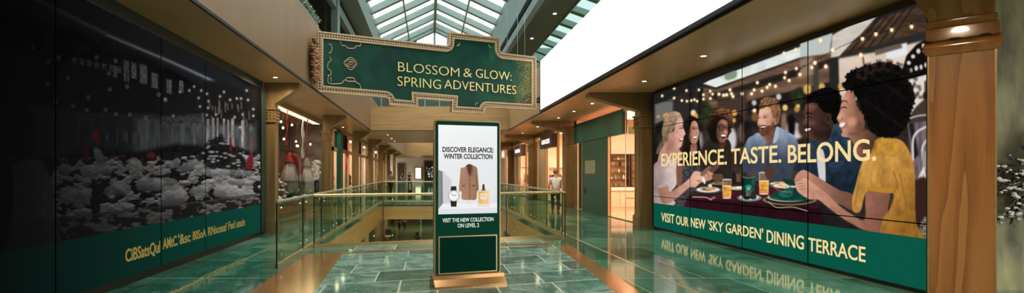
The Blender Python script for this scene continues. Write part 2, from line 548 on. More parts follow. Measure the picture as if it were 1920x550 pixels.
def wood_mat():
    m, nt, b = new_mat('varnished_oak')
    L = nt.links
    tc = nd(nt, 'ShaderNodeTexCoord')
    mp = nd(nt, 'ShaderNodeMapping'); mp.inputs['Scale'].default_value = (3.2, 3.2, 0.22)
    L.new(tc.outputs['Object'], mp.inputs[0])
    n = nd(nt, 'ShaderNodeTexNoise', i_Scale=1.0, i_Detail=1.5, i_Distortion=0.1); L.new(mp.outputs[0], n.inputs['Vector'])
    f = nd(nt, 'ShaderNodeMath', operation='MULTIPLY'); f.inputs[1].default_value = 6.0; L.new(n.outputs['Fac'], f.inputs[0])
    fr = nd(nt, 'ShaderNodeMath', operation='FRACT'); L.new(f.outputs[0], fr.inputs[0])
    mp2 = nd(nt, 'ShaderNodeMapping'); mp2.inputs['Scale'].default_value = (90, 90, 3.0); L.new(tc.outputs['Object'], mp2.inputs[0])
    n2 = nd(nt, 'ShaderNodeTexNoise', i_Scale=1.0, i_Detail=3.0); L.new(mp2.outputs[0], n2.inputs['Vector'])
    a = nd(nt, 'ShaderNodeMath', operation='MULTIPLY_ADD'); a.inputs[1].default_value = 0.45; L.new(n2.outputs['Fac'], a.inputs[0])
    h = nd(nt, 'ShaderNodeMath', operation='MULTIPLY'); h.inputs[1].default_value = 0.55; L.new(fr.outputs[0], h.inputs[0]); L.new(h.outputs[0], a.inputs[2])
    c = ramp(nt, a.outputs[0], [(0.15, (180, 124, 72)), (0.55, (164, 106, 58)), (0.85, (130, 80, 42))])
    L.new(c, b.inputs['Base Color'])
    b.inputs['Roughness'].default_value = 0.38
    return m
M['oak'] = wood_mat()
M['oak_band'] = mat('varnished_oak_band', (164, 100, 42), 0.14, 0.0, 0.18, (6, 6, 6), coat=0.6)

# ------------------------------------------------------------------ setting: floor with its opening
HA, HB = (-2.6, 10.35), (3.36, 12.0)          # near corners of the opening
HF = 27.0                                     # far edge
XL, XR = -4.37, 6.5                           # picture walls
YN, YE = -6.0, 78.0
mb = MB()
front = [(-8, YN), (11, YN), (11, 10.35), (11, 12.0), HB, HA, (-8, 10.35)]
mb.slab([(-1.9, YN), (2.75, YN), (2.75, HA[1] + 0.277 * 5.35), (-1.9, HA[1] + 0.277 * 0.7)], -0.2, 0)
mb.build('floor', M['marble_court'], kind='structure')
mb = MB()
mb.slab([(-8, YN), (-1.9, YN), (-1.9, HA[1] + 0.277 * 0.7), HA, (-2.6, HF), (-8, HF)], -0.2, 0)
mb.slab([(11, YN), (11, HF), (3.36, HF), HB, (2.75, HA[1] + 0.277 * 5.35), (2.75, YN)], -0.2, 0)
mb.slab([(-8, HF), (11, HF), (11, YE), (-8, YE)], -0.2, 0)
mb.build('floor_walkway', M['marble_walk'], kind='structure')

def strip(name, pts, z1=0.004, m='brass_strip'):
    return MB().slab(pts, 0.0, z1).build(name, M[m], kind='structure')
strip('trim_1', [(2.40, 5.0), (2.72, 5.0), (3.14, 10.85), (2.80, 10.55)])
strip('trim_2', [(-2.42, 4.0), (-1.42, 4.0), (-1.72, 9.75), (-2.42, 9.5)])
strip('trim_3', [(-1.72, 9.48), (2.80, 10.72), (2.86, 10.99), (-1.72, 9.75)], 0.005)
strip('trim_4', [(3.56, 3.0), (3.60, 3.0), (3.60, 60.0), (3.56, 60.0)], 0.003, 'brass')
strip('trim_5', [(-3.42, 3.0), (-3.39, 3.0), (-3.39, 60.0), (-3.42, 60.0)], 0.003, 'brass')

# bronze faces round the opening, with a brass nosing along the floor edge
mb = MB()
T = 0.12
mb.slab([(HA[0] - T, HA[1]), HA, (HA[0], HF), (HA[0] - T, HF)], -1.0, -0.2)
mb.slab([HB, (HB[0] + T, HB[1]), (HB[0] + T, HF), (HB[0], HF)], -1.0, -0.2)
mb.slab([(HA[0] - T, HF), (HB[0] + T, HF), (HB[0] + T, HF + T), (HA[0] - T, HF + T)], -1.0, -0.2)
mb.slab([(HA[0], HA[1] - T), (HB[0], HB[1] - T), HB, HA], -1.0, -0.2)
mb.build('wall_opening_fascia', M['bronze_warm'], kind='structure')
mb = MB()
for a, b in ((HA, HB), (HB, (HB[0], HF)), ((HA[0], HF), HA), ((HB[0], HF), (HA[0], HF))):
    mb.bar((a[0], a[1], 0.0), (b[0], b[1], 0.0), 0.07, 0.05)
mb.build('trim_6', M['brass'], kind='structure')

# ------------------------------------------------------------------ galleries: soffits, fascias, bridges
FXL, FXR, ZS, ZT = -3.3, 4.45, 4.0, 5.95
def block(name, x0, x1, y0, y1, z0, z1, ms, soff='bronze_soffit'):
    """a storey-high edge: bronze faces, its underside a bronze soffit"""
    mb = MB(); mb.box(x0, x1, y0, y1, z0 + 0.02, z1)
    mb.k = 1; mb.box(x0 + 0.01, x1 - 0.01, y0 + 0.01, y1 - 0.01, z0, z0 + 0.03)
    return mb.build(name, [M[ms], M[soff]], kind='structure')
block('ceiling_gallery_left', -9, FXL, YN, YE, ZS, ZT, 'bronze_dimmed')
block('ceiling_gallery_right', FXR, 11, YN, YE, ZS, ZT, 'bronze')
block('ceiling_bridge_1', FXL + 0.005, FXR - 0.005, HF, 38, ZS, 5.36, 'bronze_lit')
block('ceiling_bridge_2', FXL + 0.005, FXR - 0.005, 65, YE, ZS, 6.6, 'bronze_lit')
mb = MB()
mb.bar((FXL + 0.02, YN, ZS), (FXL + 0.02, HF, ZS), 0.04, 0.05)
mb.bar((FXR - 0.02, YN, ZS), (FXR - 0.02, HF, ZS), 0.04, 0.05)
mb.build('trim_7', M['dark'], kind='structure')
mb = MB()
mb.bar((FXL, HF + .02, ZS), (FXR, HF + .02, ZS), .04, .03)
mb.build('trim_8', M['dark'], kind='structure')

# side walls beside the picture screens
mb = MB()
mb.box(XL - 0.5, XL, -2, 12.62, 0, ZS); mb.box(-9, XL - 0.5, 12.3, 12.62, 0, ZS)
mb.build('wall_left', M['green_dark'], kind='structure')
mb = MB()
mb.box(XR + 0.12, XR + 0.4, 6.22, 14.1, 0, ZS); mb.box(XR + 0.12, 11, 14.0, 14.1, 0, ZS)
mb.build('wall_right', M['bronze_pillar'], kind='structure')
MB().box(-9, 11, YN - 0.2, YN, -1, 12).build('wall_behind', M['plaster'], kind='structure')
MB().box(-9, -8.8, YN, 12.3, 0, 12).build('wall_outer_left', M['plaster'], kind='structure')

# far end
mb = MB(); mb.box(-9, 11, YE - 0.3, YE, 0, ZS); mb.build('wall_far', M['cream'], kind='structure')
MB().add([(-9, 38.4, 9.5), (11, 38.4, 9.5), (11, 66, 9.5), (-9, 66, 9.5)], [(0, 1, 2, 3)]).build('dimming_roof', glass_mat('dimming_roof_glass', (140, 142, 140), 0.1), kind='structure')  # unseen roof pane, added to dim the daylight on the far bridge
# far upper wall over the first bridge
mb = MB(); mb.box(4.6, 11, 38.0, 38.3, 5.3, 8.2); mb.k = 1; mb.box(-9, 11, 37.9, 38.4, 8.2, 11.5); mb.k = 2; mb.box(-9, 4.6, 38.0, 38.3, 5.3, 8.2)
mb.k = 1
for k in range(9): mb.box(-5 + k * 1.15, -4.9 + k * 1.15, 37.94, 38.0, 5.3, 8.2)
for z in (5.75, 6.15, 6.6): mb.box(-9, 4.6, 37.95, 38.0, z, z + .05)
mb.build('wall_far_upper', [M['bronze'], M['green_steel'], M['green_dark']], kind='structure')

# upper storey walls and roof edges
mb = MB()
mb.box(-5.8, -5.5, YN, 38, ZT, 9.8)
mb.k = 1
for y in range(2, 38, 2): mb.box(-5.5, -5.42, y, y + 0.12, ZT, 9.6)
mb.build('wall_upper_left', [M['green_dark'], M['green_steel']], kind='structure')
mb = MB(); mb.box(9.6, 9.9, YN, 38, ZT, 10); mb.build('wall_upper_right', M['green_steel'], kind='structure')
mb = MB()
mb.box(-3.62, -2.9, YN, 32, 8.62, 9.75)
mb.box(-3.75, -3.55, YN, 32, 7.9, 8.3)
mb.k = 1; mb.box(-5.8, -3.6, YN, 32, 9.3, 9.8); mb.k = 0
mb.build('beam_roof_left', [M['green_steel'], M['green_soffit']], kind='structure')
mb = MB()
mb.box(3.6, 3.9, YN, 32, 8.0, 9.75)
mb.k = 2; mb.box(3.75, 3.9, YN, 32, 7.75, 8.0); mb.k = 0
mb.box(3.66, 3.9, YN, 32, 7.42, 7.75)
mb.k = 1; mb.box(3.9, 5.0, YN, 32, 7.4, 9.75); mb.k = 0
mb.box(5.0, 5.05, YN, 32, 7.36, 7.5)
mb.build('beam_roof_right', [M['green_steel'], M['green_soffit'], M['dark']], kind='structure')
for i, y in enumerate((11.6, 18.3, 25)):
    MB().box(-3.75, -3.5, y, y + 0.5, ZT, 8.7).build('pillar_upper', M['green_steel'], kind='structure')
for i, y in enumerate((14.5, 17.0, 20.0, 22.5)):
    MB().box(-4.4, -4.3, y, y + 0.1, ZT, 9.3).build('trim_upper_mullion', M['green_steel'], kind='structure')

# skylight
RX, RZ, EZ = 0.35, 11.2, 9.6
mb = MB()
y = -4.9
while y < 31.5:
    for sx in (-2.95, 3.65): mb.bar((sx, y, EZ + 0.05), (RX, y, RZ), 0.26, 0.30)
    y += 1.8
mb.bar((RX, YN, RZ), (RX, 32, RZ), 0.16, 0.3)
for sx, q in ((-2.95, 0.5), (3.65, 0.5)):
    x = sx + (RX - sx) * q; z = EZ + (RZ - EZ) * q
    mb.bar((x, YN, z - 0.16), (x, 32, z - 0.16), 0.07, 0.12)
mb.bar((-2.95, 32, EZ + .05), (RX, 32, RZ), 0.3, 0.3); mb.bar((3.65, 32, EZ + .05), (RX, 32, RZ), 0.3, 0.3)
mb.bar((-2.95, 32, EZ), (3.65, 32, EZ), 0.3, 0.35); mb.bar((RX, 32, EZ), (RX, 32, RZ), 0.12, 0.12)
for x in (-1.3, 2.0): mb.bar((x, 32, EZ), (x + (0.5 if x < 0 else -0.5), 32, EZ + 1.0), 0.1, 0.1)
mb.build('ceiling_skylight_rafters', M['green_steel'], kind='structure')
mb = MB()
mb.add([(-2.95, YN, EZ + .24), (-2.95, 32, EZ + .24), (RX, 32, RZ + .2), (RX, YN, RZ + .2)], [(0, 1, 2, 3)])
mb.add([(3.65, YN, EZ + .24), (3.65, 32, EZ + .24), (RX, 32, RZ + .2), (RX, YN, RZ + .2)], [(0, 1, 2, 3)])
mb.add([(-2.95, 32.1, EZ), (3.65, 32.1, EZ), (RX, 32.1, RZ)], [(0, 1, 2)])
mb.build('window_1', M['roof_glass'], kind='structure')
# side roof glazing above the gallery, falling outwards
mb = MB()
y = -5.0
while y < 31:
    mb.bar((5.0, y, 9.35), (9.7, y, 7.65), 0.34, 0.26); y += 1.75
for x in (6.1, 7.2, 8.3):
    z = 9.35 - (x - 5.0) * 0.362
    mb.bar((x, YN, z + 0.1), (x, 31, z + 0.1), 0.04, 0.05)
mb.box(5.0, 9.7, 30.8, 31.2, 7.2, 9.6)
mb.build('ceiling_side_rafters', M['green_steel'], kind='structure')
MB().add([(5.0, YN, 9.5), (5.0, 31, 9.5), (9.7, 31, 7.8), (9.7, YN, 7.8)], [(0, 1, 2, 3)]).build('window_2', M['side_glass'], kind='structure')
mb = MB(); mb.box(FXR + 0.3, 9.6, 30.9, 31.2, ZT, 7.2); mb.build('wall_upper_end', M['green_steel'], kind='structure')

# ------------------------------------------------------------------ pillars with capitals, and the brackets that carry the soffit
def pilaster(x, y, side, xe, w=0.34):
    """square bronze pillar in the gallery line with a carved capital and a tapering bracket to the gallery edge"""
    mb = MB()
    mb.box(x - w / 2, x + w / 2, y - w / 2, y + w / 2, 0.36, 2.95)
    mb.box(x - w / 2 - .04, x + w / 2 + .04, y - w / 2 - .04, y + w / 2 + .04, 0, 0.32)
    mb.box(x - w / 2 - .02, x + w / 2 + .02, y - w / 2 - .02, y + w / 2 + .02, 0.32, 0.36)
    for dx, dy in ((-1, 0), (1, 0), (0, -1)):          # raised border of the shaft panels
        for t in (-0.13, 0.13):
            if dx: mb.box(x + dx * w / 2 - .012, x + dx * w / 2 + .012, y + t - .012, y + t + .012, 0.5, 2.85)
            else: mb.box(x + t - .012, x + t + .012, y + dy * w / 2 - .012, y + dy * w / 2 + .012, 0.5, 2.85)
    root = mb.build('pillar', M['bronze_pillar'], kind='structure')
    mb = MB()
    mb.box(x - w / 2 - .04, x + w / 2 + .04, y - w / 2 - .04, y + w / 2 + .04, 2.95, 3.0)
    mb.box(x - w / 2 - .02, x + w / 2 + .02, y - w / 2 - .02, y + w / 2 + .02, 3.0, 3.28)
    mb.box(x - w / 2 - .05, x + w / 2 + .05, y - w / 2 - .05, y + w / 2 + .05, 3.28, 3.33)
    for k in range(4):
        for j in range(3):
            mb.ball((x - .13 + .087 * k, y - w / 2 - .02, 3.06 + .08 * j), .03, 6)
            mb.ball((x + side * (w / 2 + .02), y - .13 + .087 * k, 3.06 + .08 * j), .03, 6)
    mb.box(x - w / 2 + .005, x + w / 2 - .005, y - w / 2 + .005, y + w / 2 - .005, 3.33, ZS)
    mb.build('capital', M['bronze_pillar'], root, smooth=True)
    mb = MB()
    a = (x, 3.42); b = (xe, 3.86)
    prof = [(x, 3.44), (x + side * w * .55, 3.46), (xe - side * 0.05, 3.88), (xe - side * 0.05, ZS), (x, ZS)]
    mb.prism(prof, y - w * .42, y + w * .42)
    mb.build('bracket', M['bronze_pillar'], root)
    return root
PYR = [14.42, 22.2, 30.2, 38.2, 46, 54, 62]
PYL = [12.85, 19.9, 27.6, 34.7, 42, 50, 58]
for y in PYR: pilaster(6.45, y, -1, FXR + 0.25, 0.4)
for y in PYL: pilaster(-4.24, y, 1, FXL - 0.1, 0.3)

# big oak corner pillar, set diagonally
ANG = 43.0
oc = Frame(6.45, 6.20, -ANG)                 # u along the visible face
PW = 0.56
mb = MB(oc); mb.bbox(0, PW, -PW, 0, 0, 3.12, 0.02)
mb2 = MB(oc)
oak = thing('timber_pillar', 'stout varnished oak pillar with a moulded honey-brown capital', 'pillar', (6.6, 6.2, 0))
oak['kind'] = 'structure'
MB(oc).box(0, PW, -PW, 0, 0, 3.14).build('shaft', M['oak'], oak)
mb = MB(oc)
def band(z, e): return [(-e, e, z), (PW + e, e, z), (PW + e, -PW - e, z), (-e, -PW - e, z)]
prof = [(3.10, 0.0), (3.12, .03), (3.18, .055), (3.25, .05), (3.27, .035), (3.30, .03), (3.44, .03), (3.46, .012), (3.50, .02), (3.54, .02), (3.56, 0.0)]
vs, fs = [], []
for z, e in prof: vs += band(z, e)
for i in range(len(prof) - 1): fs += [(4 * i + k, 4 * i + (k + 1) % 4, 4 * i + 4 + (k + 1) % 4, 4 * i + 4 + k) for k in range(4)]
mb.add(vs, fs); mb.build('capital', M['oak_band'], oak, smooth=True)
mb = MB(oc)
vs = band(3.54, 0.0) + [(-0.02, 0.02, 3.66), (PW + .0, 0.02, 3.66), (PW, -PW, 3.66), (-0.02, -PW, 3.66)] + [(-0.16, 0.08, ZS), (PW + .02, 0.08, ZS), (PW + .02, -PW, ZS), (-0.16, -PW, ZS)]
fs = [(4 * i + k, 4 * i + (k + 1) % 4, 4 * i + 4 + (k + 1) % 4, 4 * i + 4 + k) for i in (0, 1) for k in range(4)]
mb.add(vs, fs); mb.build('flare', M['oak'], oak)
mb = MB(oc)
rr = random.Random(4)
pts = [(-.05 + (PW + .1) * k / 24, 0.056 + .006 * rr.random(), 3.275 + .004 * math.sin(k * 1.7) + (0.012 if 8 < k < 12 or 17 < k < 21 else 0)) for k in range(25)]
mb.tube([oc(*p) for p in pts] if False else pts, [0.006 + 0.01 * (k in (9, 10, 11, 18, 19, 20, 1, 2)) for k in range(25)], 6)
mb.build('seam', M['black'], oak, label='dark ragged seam round the capital')
mb = MB(oc)
mb.box(-.012, .004, -.004, .010, 0, 3.12); mb.box(PW - .004, PW + .012, -.004, .010, 0, 3.12)
mb.build('corner_bead', M['brass'], oak)

# ------------------------------------------------------------------ hanging sign over the court
M['sign_green'] = None
def sign_green():
    m, nt, b = new_mat('sign_green_with_gold_flecks'); L = nt.links
    tc = nd(nt, 'ShaderNodeTexCoord'); sp = nd(nt, 'ShaderNodeSeparateXYZ'); L.new(tc.outputs['Object'], sp.inputs[0])
    n1 = nd(nt, 'ShaderNodeTexNoise', i_Scale=0.9, i_Detail=5.0, i_Distortion=0.8); L.new(tc.outputs['Object'], n1.inputs['Vector'])
    base = ramp(nt, n1.outputs['Fac'], [(0.35, (4, 48, 38)), (0.55, (8, 64, 46)), (0.72, (24, 84, 52))])
    n2 = nd(nt, 'ShaderNodeTexNoise', i_Scale=22.0, i_Detail=5.0, i_Roughness=0.75); L.new(tc.outputs['Object'], n2.inputs['Vector'])
    n3 = nd(nt, 'ShaderNodeTexNoise', i_Scale=1.3, i_Detail=2.0); L.new(tc.outputs['Object'], n3.inputs['Vector'])
    e = nd(nt, 'ShaderNodeMapRange'); e.inputs['From Min'].default_value = 1.9; e.inputs['From Max'].default_value = 3.5; L.new(sp.outputs['X'], e.inputs['Value'])
    e2 = nd(nt, 'ShaderNodeMath', operation='MULTIPLY_ADD'); e2.inputs[1].default_value = 0.38; L.new(e.outputs[0], e2.inputs[0]); L.new(n2.outputs['Fac'], e2.inputs[2])
    e3 = nd(nt, 'ShaderNodeMath', operation='MULTIPLY_ADD'); e3.inputs[1].default_value = 0.35; L.new(n3.outputs['Fac'], e3.inputs[0]); L.new(e2.outputs[0], e3.inputs[2])
    k = nd(nt, 'ShaderNodeMapRange'); k.inputs['From Min'].default_value = 0.92; k.inputs['From Max'].default_value = 1.12; L.new(e3.outputs[0], k.inputs['Value'])
    mx = nd(nt, 'ShaderNodeMix', data_type='RGBA'); L.new(k.outputs[0], mx.inputs[0]); L.new(base, mx.inputs[6]); mx.inputs[7].default_value = (*lin((150, 140, 62)), 1)
    L.new(mx.outputs[2], b.inputs['Base Color']); b.inputs['Roughness'].default_value = 0.45; b.inputs['Specular IOR Level'].default_value = 0.2
    return m
M['sign_green'] = sign_green()
def lattice_mat():
    """pierced border: pale metal with rows of dark diamonds"""
    m, nt, b = new_mat('pierced_gilt_border'); L = nt.links
    tc = nd(nt, 'ShaderNodeTexCoord')
    mp = nd(nt, 'ShaderNodeMapping'); mp.inputs['Rotation'].default_value = (0, math.radians(45), 0); mp.inputs['Scale'].default_value = (17, 0.0, 17)
    r0 = nd(nt, 'ShaderNodeVectorRotate', rotation_type='Z_AXIS'); r0.inputs['Angle'].default_value = -math.radians(24.6)
    L.new(tc.outputs['Object'], r0.inputs['Vector']); L.new(r0.outputs[0], mp.inputs[0])
    ck = nd(nt, 'ShaderNodeTexChecker', i_Scale=1.0); ck.inputs['Color1'].default_value = (*lin((186, 154, 114)), 1); ck.inputs['Color2'].default_value = (*lin((74, 58, 36)), 1)
    L.new(mp.outputs[0], ck.inputs['Vector']); L.new(ck.outputs['Color'], b.inputs['Base Color'])
    b.inputs['Roughness'].default_value = 0.45; b.inputs['Metallic'].default_value = 0.2
    return m
M['lattice'] = lattice_mat()
M['gilt'] = mat('gilt_moulding', (190, 158, 118), 0.4, 0.3, 0.06, (3, 3, 3))
M['gold_letter'] = mat('gold_letters', (240, 216, 140), 0.35, 0.25)
M['carved'] = mat('carved_gilt_wood', (132, 90, 54), 0.5, 0.15, 0.4, (22, 22, 22))

SF = Frame(-3.28, 14.3, 24.6)
def offset_poly(P, d):
    n = len(P); out = []
    A = sum(P[i][0] * P[(i + 1) % n][1] - P[(i + 1) % n][0] * P[i][1] for i in range(n))
    sg = 1 if A > 0 else -1
    for i in range(n):
        p0, p1, p2 = [Vector(q) for q in (P[i - 1], P[i], P[(i + 1) % n])]
        a = (p1 - p0).normalized(); b = (p2 - p1).normalized()
        na, nb = Vector((-a.y, a.x)) * sg, Vector((-b.y, b.x)) * sg
        k = (na + nb); k = k / max(0.3, k.dot(na))
        q = p1 + k * d
        out.append((q.x, q.y))
    return out
sign_px = [(593, 58.6), (840, 87), (842, 61), (935, 71), (936.5, 99.5), (1004, 107), (1004, 206.5), (907, 201.5), (907, 213.5), (846, 210.5), (847, 190), (782, 185), (783, 202), (729, 197), (728.5, 183.6), (593, 172.5)]
SP0 = [SF.uz(*p) for p in sign_px]
SP = []
for i_, p_ in enumerate(SP0):
    if i_ in (1, 4, 7, 14):                       # the inner corners of the steps are rounded
        v0, v1, v2 = [Vector(q_) for q_ in (SP0[i_ - 1], p_, SP0[(i_ + 1) % len(SP0)])]
        a_, b_ = v1 + (v0 - v1).normalized() * .13, v1 + (v2 - v1).normalized() * .13
        for t_ in (0, .25, .5, .75, 1): q_ = (1 - t_) ** 2 * a_ + 2 * t_ * (1 - t_) * v1 + t_ * t_ * b_; SP.append((q_.x, q_.y))
    else: SP.append(p_)
def soften(P, r):
    """rounds every second inner corner with a short chamfer"""
    return P
sign = thing('hanging_sign', 'large stepped green hanging sign with a pierced gilt border and gold lettering', 'sign', SF(4, 0, 4.9))
def mk_local(mb, name, m, parent, rot=True, **k): return mb.build(name, m, parent, **k)
BW = 0.2
inner = offset_poly(SP, BW)
MB(SF).prism(offset_poly(SP, 0.06), -0.10, 0.0).build('board', M['sign_green'], sign)
MB(SF).ring(offset_poly(SP, 0.035), offset_poly(SP, BW - 0.03), -0.11, 0.035).build('border', M['lattice'], sign)
MB(SF).ring(SP, offset_poly(SP, 0.045), -0.12, 0.055).build('outer_moulding', M['gilt'], sign)
MB(SF).ring(offset_poly(SP, BW - 0.045), inner, -0.02, 0.05).build('inner_moulding', M['gilt'], sign)
mb = MB(SF)
def words_into(mb, rows, fr, w0, w1, bold):
    for word, (xa, ya0, ya1), (xb, yb0, yb1) in rows:     # word, (left x, top, bottom), (right x, top, bottom)
        ua, za1 = fr.uz(xa, ya0); _, za0 = fr.uz(xa, ya1)
        ub, zb1 = fr.uz(xb, yb0); _, zb0 = fr.uz(xb, yb1)
        text_into(mb, word, ua, ub, (za0 + zb0) / 2, (za1 + zb1) / 2, w0, w1, bold)
words_into(mb, [('BLOSSOM', (746, 116, 134.5), (860.5, 126, 144)), ('&', (868.5, 127, 144.5), (884, 127.5, 145.5)), ('GLOW:', (891.5, 129, 146.5), (958.5, 134, 151)),
                ('SPRING', (745, 142.5, 162), (826, 148.5, 167)), ('ADVENTURES', (832.5, 149.5, 167.5), (967, 159, 176))], SF, 0.004, 0.03, -0.014)
mb.build('lettering', M['gold_letter'], sign)
mb = MB(SF)
def sline(pts, r=0.014, closed=False):
    P = spline([SF.uz(560 + p[0] / 3.057, 40 + p[1] / 3.057) for p in pts], 5, closed)
    vs = [(p[0], 0.012, p[1]) for p in P]
    mb.tube(vs, r, 6, closed)
sline([(236, 112), (246, 138), (266, 142), (282, 155), (318, 155), (330, 142), (350, 142), (358, 122)])
sline([(172, 132), (184, 135), (190, 160), (178, 185), (172, 178)])
sline([(176, 205), (184, 225), (168, 240), (166, 270), (182, 285), (184, 305), (166, 312)])
sline([(170, 312), (172, 355), (240, 358), (262, 338), (282, 345), (318, 345), (330, 352), (350, 365), (356, 388)])
sline([(184, 318), (186, 345)])
sline([(268, 340), (276, 326), (312, 326), (322, 342)])
sline([(258, 240), (280, 216), (296, 209), (312, 216), (333, 243), (312, 270), (296, 279), (280, 268)], 0.011, True)
sline([(266, 241), (284, 222), (308, 222), (324, 243), (306, 263), (286, 262)], 0.009, True)
sline([(270, 248), (284, 244), (300, 236), (318, 236)], 0.009)
sline([(278, 256), (296, 250), (312, 244)], 0.008)
sline([(284, 234), (296, 230), (308, 231)], 0.008)
mb.build('scroll_ornament', M['gilt'], sign)
mb = MB(SF)
for (px, py), (dx, dy) in (((856, 80), (1, 1)), ((921, 84), (-1, 1)), ((990, 119), (-1, 1)), ((991, 192), (-1, -1)), ((896, 199), (-1, -1))):
    u, z = SF.uz(px, py)
    pts = [(u + dx * 0.11 * math.cos(t), 0.012, z - dy * 0.11 * math.sin(t)) for t in np.linspace(0, math.pi / 2, 7)]
    MB(SF).tube(pts, 0.012, 6).build('corner_scroll', M['gilt'], sign)
mb = MB(SF)
for px in (952.5, 972, 985.5):
    u, z = SF.uz(px, 103); MB(SF).tube([(u, -.05, z - .05), (u, -.05, 7.42)], 0.008, 6).build('suspension_cable', M['cable'], sign)

# carved gilt ornament on the gallery edge beside the sign
orn = thing('carved_ornament', 'carved gilt wooden bracket of leaves and rosettes at the sign end', 'ornament', (-3.2, 13.5, 4.7))
rr = random.Random(11)
mb = MB()
for py in range(78, 158, 5):
    px = 585 + 4 * math.sin(py * 0.12); Y = 13.4
    z = EYE - (py - VY) / FPX * Y
    wdt = 0.20 if 90 < py < 150 else 0.1
    for k in range(11):
        a = rr.random() * 6.28; q = wdt * (0.4 + 0.8 * rr.random())
        mb.ball((FXL + 0.10 + 0.05 * rr.random(), Y - 0.05 + q * 1.6 * math.cos(a), z + .05 * math.sin(a)), 0.03 + .03 * rr.random(), 8, 1.2, 1.6, .5)
mb.build('leaf_carving', M['carved'], orn, smooth=True)
mb = MB()
for py, r in ((104, .16), (122, .18), (141, .16)):
    z = EYE - (py - VY) / FPX * 13.4
    for k in range(9):
        a = k * 6.283 / 9
        mb.ball((FXL + .14, 13.35 + r * math.cos(a), z + r * math.sin(a)), 0.062, 8, 1, 1, 1)
    for k in range(5):
        a = k * 6.283 / 5
        mb.ball((FXL + .19, 13.35 + r * .5 * math.cos(a), z + r * .5 * math.sin(a)), 0.055, 8)
    mb.ball((FXL + .22, 13.35, z), 0.05, 8)
mb.build('rosette', M['carved'], orn, smooth=True)
# silvery garland along the top of the gallery edge
M['tinsel'] = mat('frosted_garland', (150, 160, 148), 0.5, 0.2, 0.4, (20, 20, 20))
mb = MB(); rr = random.Random(5)
for k in range(520):
    y = 9.0 + 5.3 * rr.random()
    c = Vector((FXL + .0 + .1 * rr.random() - .05, y, ZT + .11 + .11 * rr.random()))
    d = Vector((rr.random() - .5, rr.random() - .5, rr.random() - .2)).normalized() * 0.1
    n = d.cross(Vector((0.3, 0.5, 0.8))).normalized() * 0.02
    mb.add([tuple(c - d), tuple(c + n), tuple(c + d), tuple(c - n)], [(0, 1, 2, 3)])
mb.tube([(FXL - .02, 9.0, ZT + .032), (FXL - .02, 14.3, ZT + .032)], 0.03, 6)
mb.v = [(a, b, max(c, ZT + .002)) for a, b, c in mb.v]
tag(mb.build('frosted_garland', M['tinsel']), 'frosted silvery garland lying along the top of the bronze gallery edge', 'garland')

# ------------------------------------------------------------------ blank lit billboard on the gallery edge
M['white_screen'] = mat('lit_white_display', (255, 255, 255), 0.4, emit=1.15)
bb = thing('lit_billboard', 'long blank white lit billboard on the upper gallery edge', 'billboard', (FXR, 10, 5))
MB().box(FXR - 0.10, FXR - 0.06, 3.0, 18.8, ZS + 0.07, ZT + .04).build('display', M['white_screen'], bb)
mb = MB(); mb.box(FXR - 0.12, FXR - .001, 2.95, 18.85, ZS + 0.005, ZS + .07); mb.box(FXR - .06, FXR - .001, 3.0, 18.8, ZS + .07, ZT + .03)
mb.box(FXR - 0.12, FXR - .001, 18.8, 18.84, ZS + .03, ZT + .05)
mb.build('frame', M['black'], bb)
MB().box(FXR - .16, FXR - .001, 18.84, 19.3, 4.42, 4.6).build('mount', M['dark'], bb)

# ------------------------------------------------------------------ kiosk
KF = Frame(0.078, 6.72, 15.6)
M['kiosk_green'] = mat('kiosk_dark_green', (4, 68, 52), 0.4, 0.0, 0.05, (1, 1, 1), spec=0.08)
M['kiosk_panel'] = mat('kiosk_lower_panel', (2, 50, 38), 0.4, 0.0, 0.05, (1, 1, 1), spec=0.05)
M['white_letter'] = mat('white_letters', (245, 248, 245), 0.4, emit=0.35)
M['ink'] = mat('black_letters', (24, 24, 24), 0.6)
kiosk = thing('display_kiosk', 'freestanding green display kiosk with a lit fashion advert on a bronze foot', 'kiosk', KF(.5, 0, 0))
KU = KF.u(938.5)
mb = MB(KF); mb.bbox(0.014, KU - 0.014, -0.10, 0.0, 0.16, 2.335, 0.02); mb.build('cabinet', M['kiosk_green'], kiosk)
mb = MB(KF)
mb.bbox(-0.004, KU + 0.004, -0.085, -0.012, 0.14, 2.355, 0.03)
mb.build('edge_band', M['brass'], kiosk)
def rect_px(a, b, c, d): return [KF.uz(*p) for p in (a, b, c, d)]
mb = MB(KF)
R = rect_px((822, 515.6), (932, 509), (932, 439), (822, 444.6))
u0, u1 = (R[0][0] + R[3][0]) / 2, (R[1][0] + R[2][0]) / 2
z0, z1 = (R[0][1] + R[1][1]) / 2, (R[2][1] + R[3][1]) / 2
mb.ring([(u0, z0), (u1, z0), (u1, z1), (u0, z1)], [(u0 + .018, z0 + .018), (u1 - .018, z0 + .018), (u1 - .018, z1 - .018), (u0 + .018, z1 - .018)], -.002, 0.007)
mb.build('panel_trim', M['brass'], kiosk)
MB(KF).box(u0 + .018, u1 - .018, -.002, .003, z0 + .018, z1 - .018).build('lower_panel', M['kiosk_panel'], kiosk)
mb = MB(KF)
words_into(mb, [('VISIT THE NEW COLLECTION', (829.5, 409.5, 417), (925, 407.5, 415)), ('ON LEVEL 2', (858, 419.5, 427), (898, 418.5, 426))], KF, 0.001, 0.003, 0.012)
mb.build('caption', M['white_letter'], kiosk)
mb = MB(KF)
prof = [(-0.16, 0.0), (-0.15, 0.05), (-0.12, 0.155), (0.03, 0.155), (0.06, 0.11), (0.135, 0.03), (0.135, 0.0)]
vs = [(u, w, z) for u in (-0.035, KU + 0.04) for w, z in prof]
n = len(prof)
mb.add(vs, [tuple(range(n)), tuple(range(2 * n - 1, n - 1, -1))] + [(i, (i + 1) % n, n + (i + 1) % n, n + i) for i in range(n)])
mb.build('foot', M['brass_strip'], kiosk)

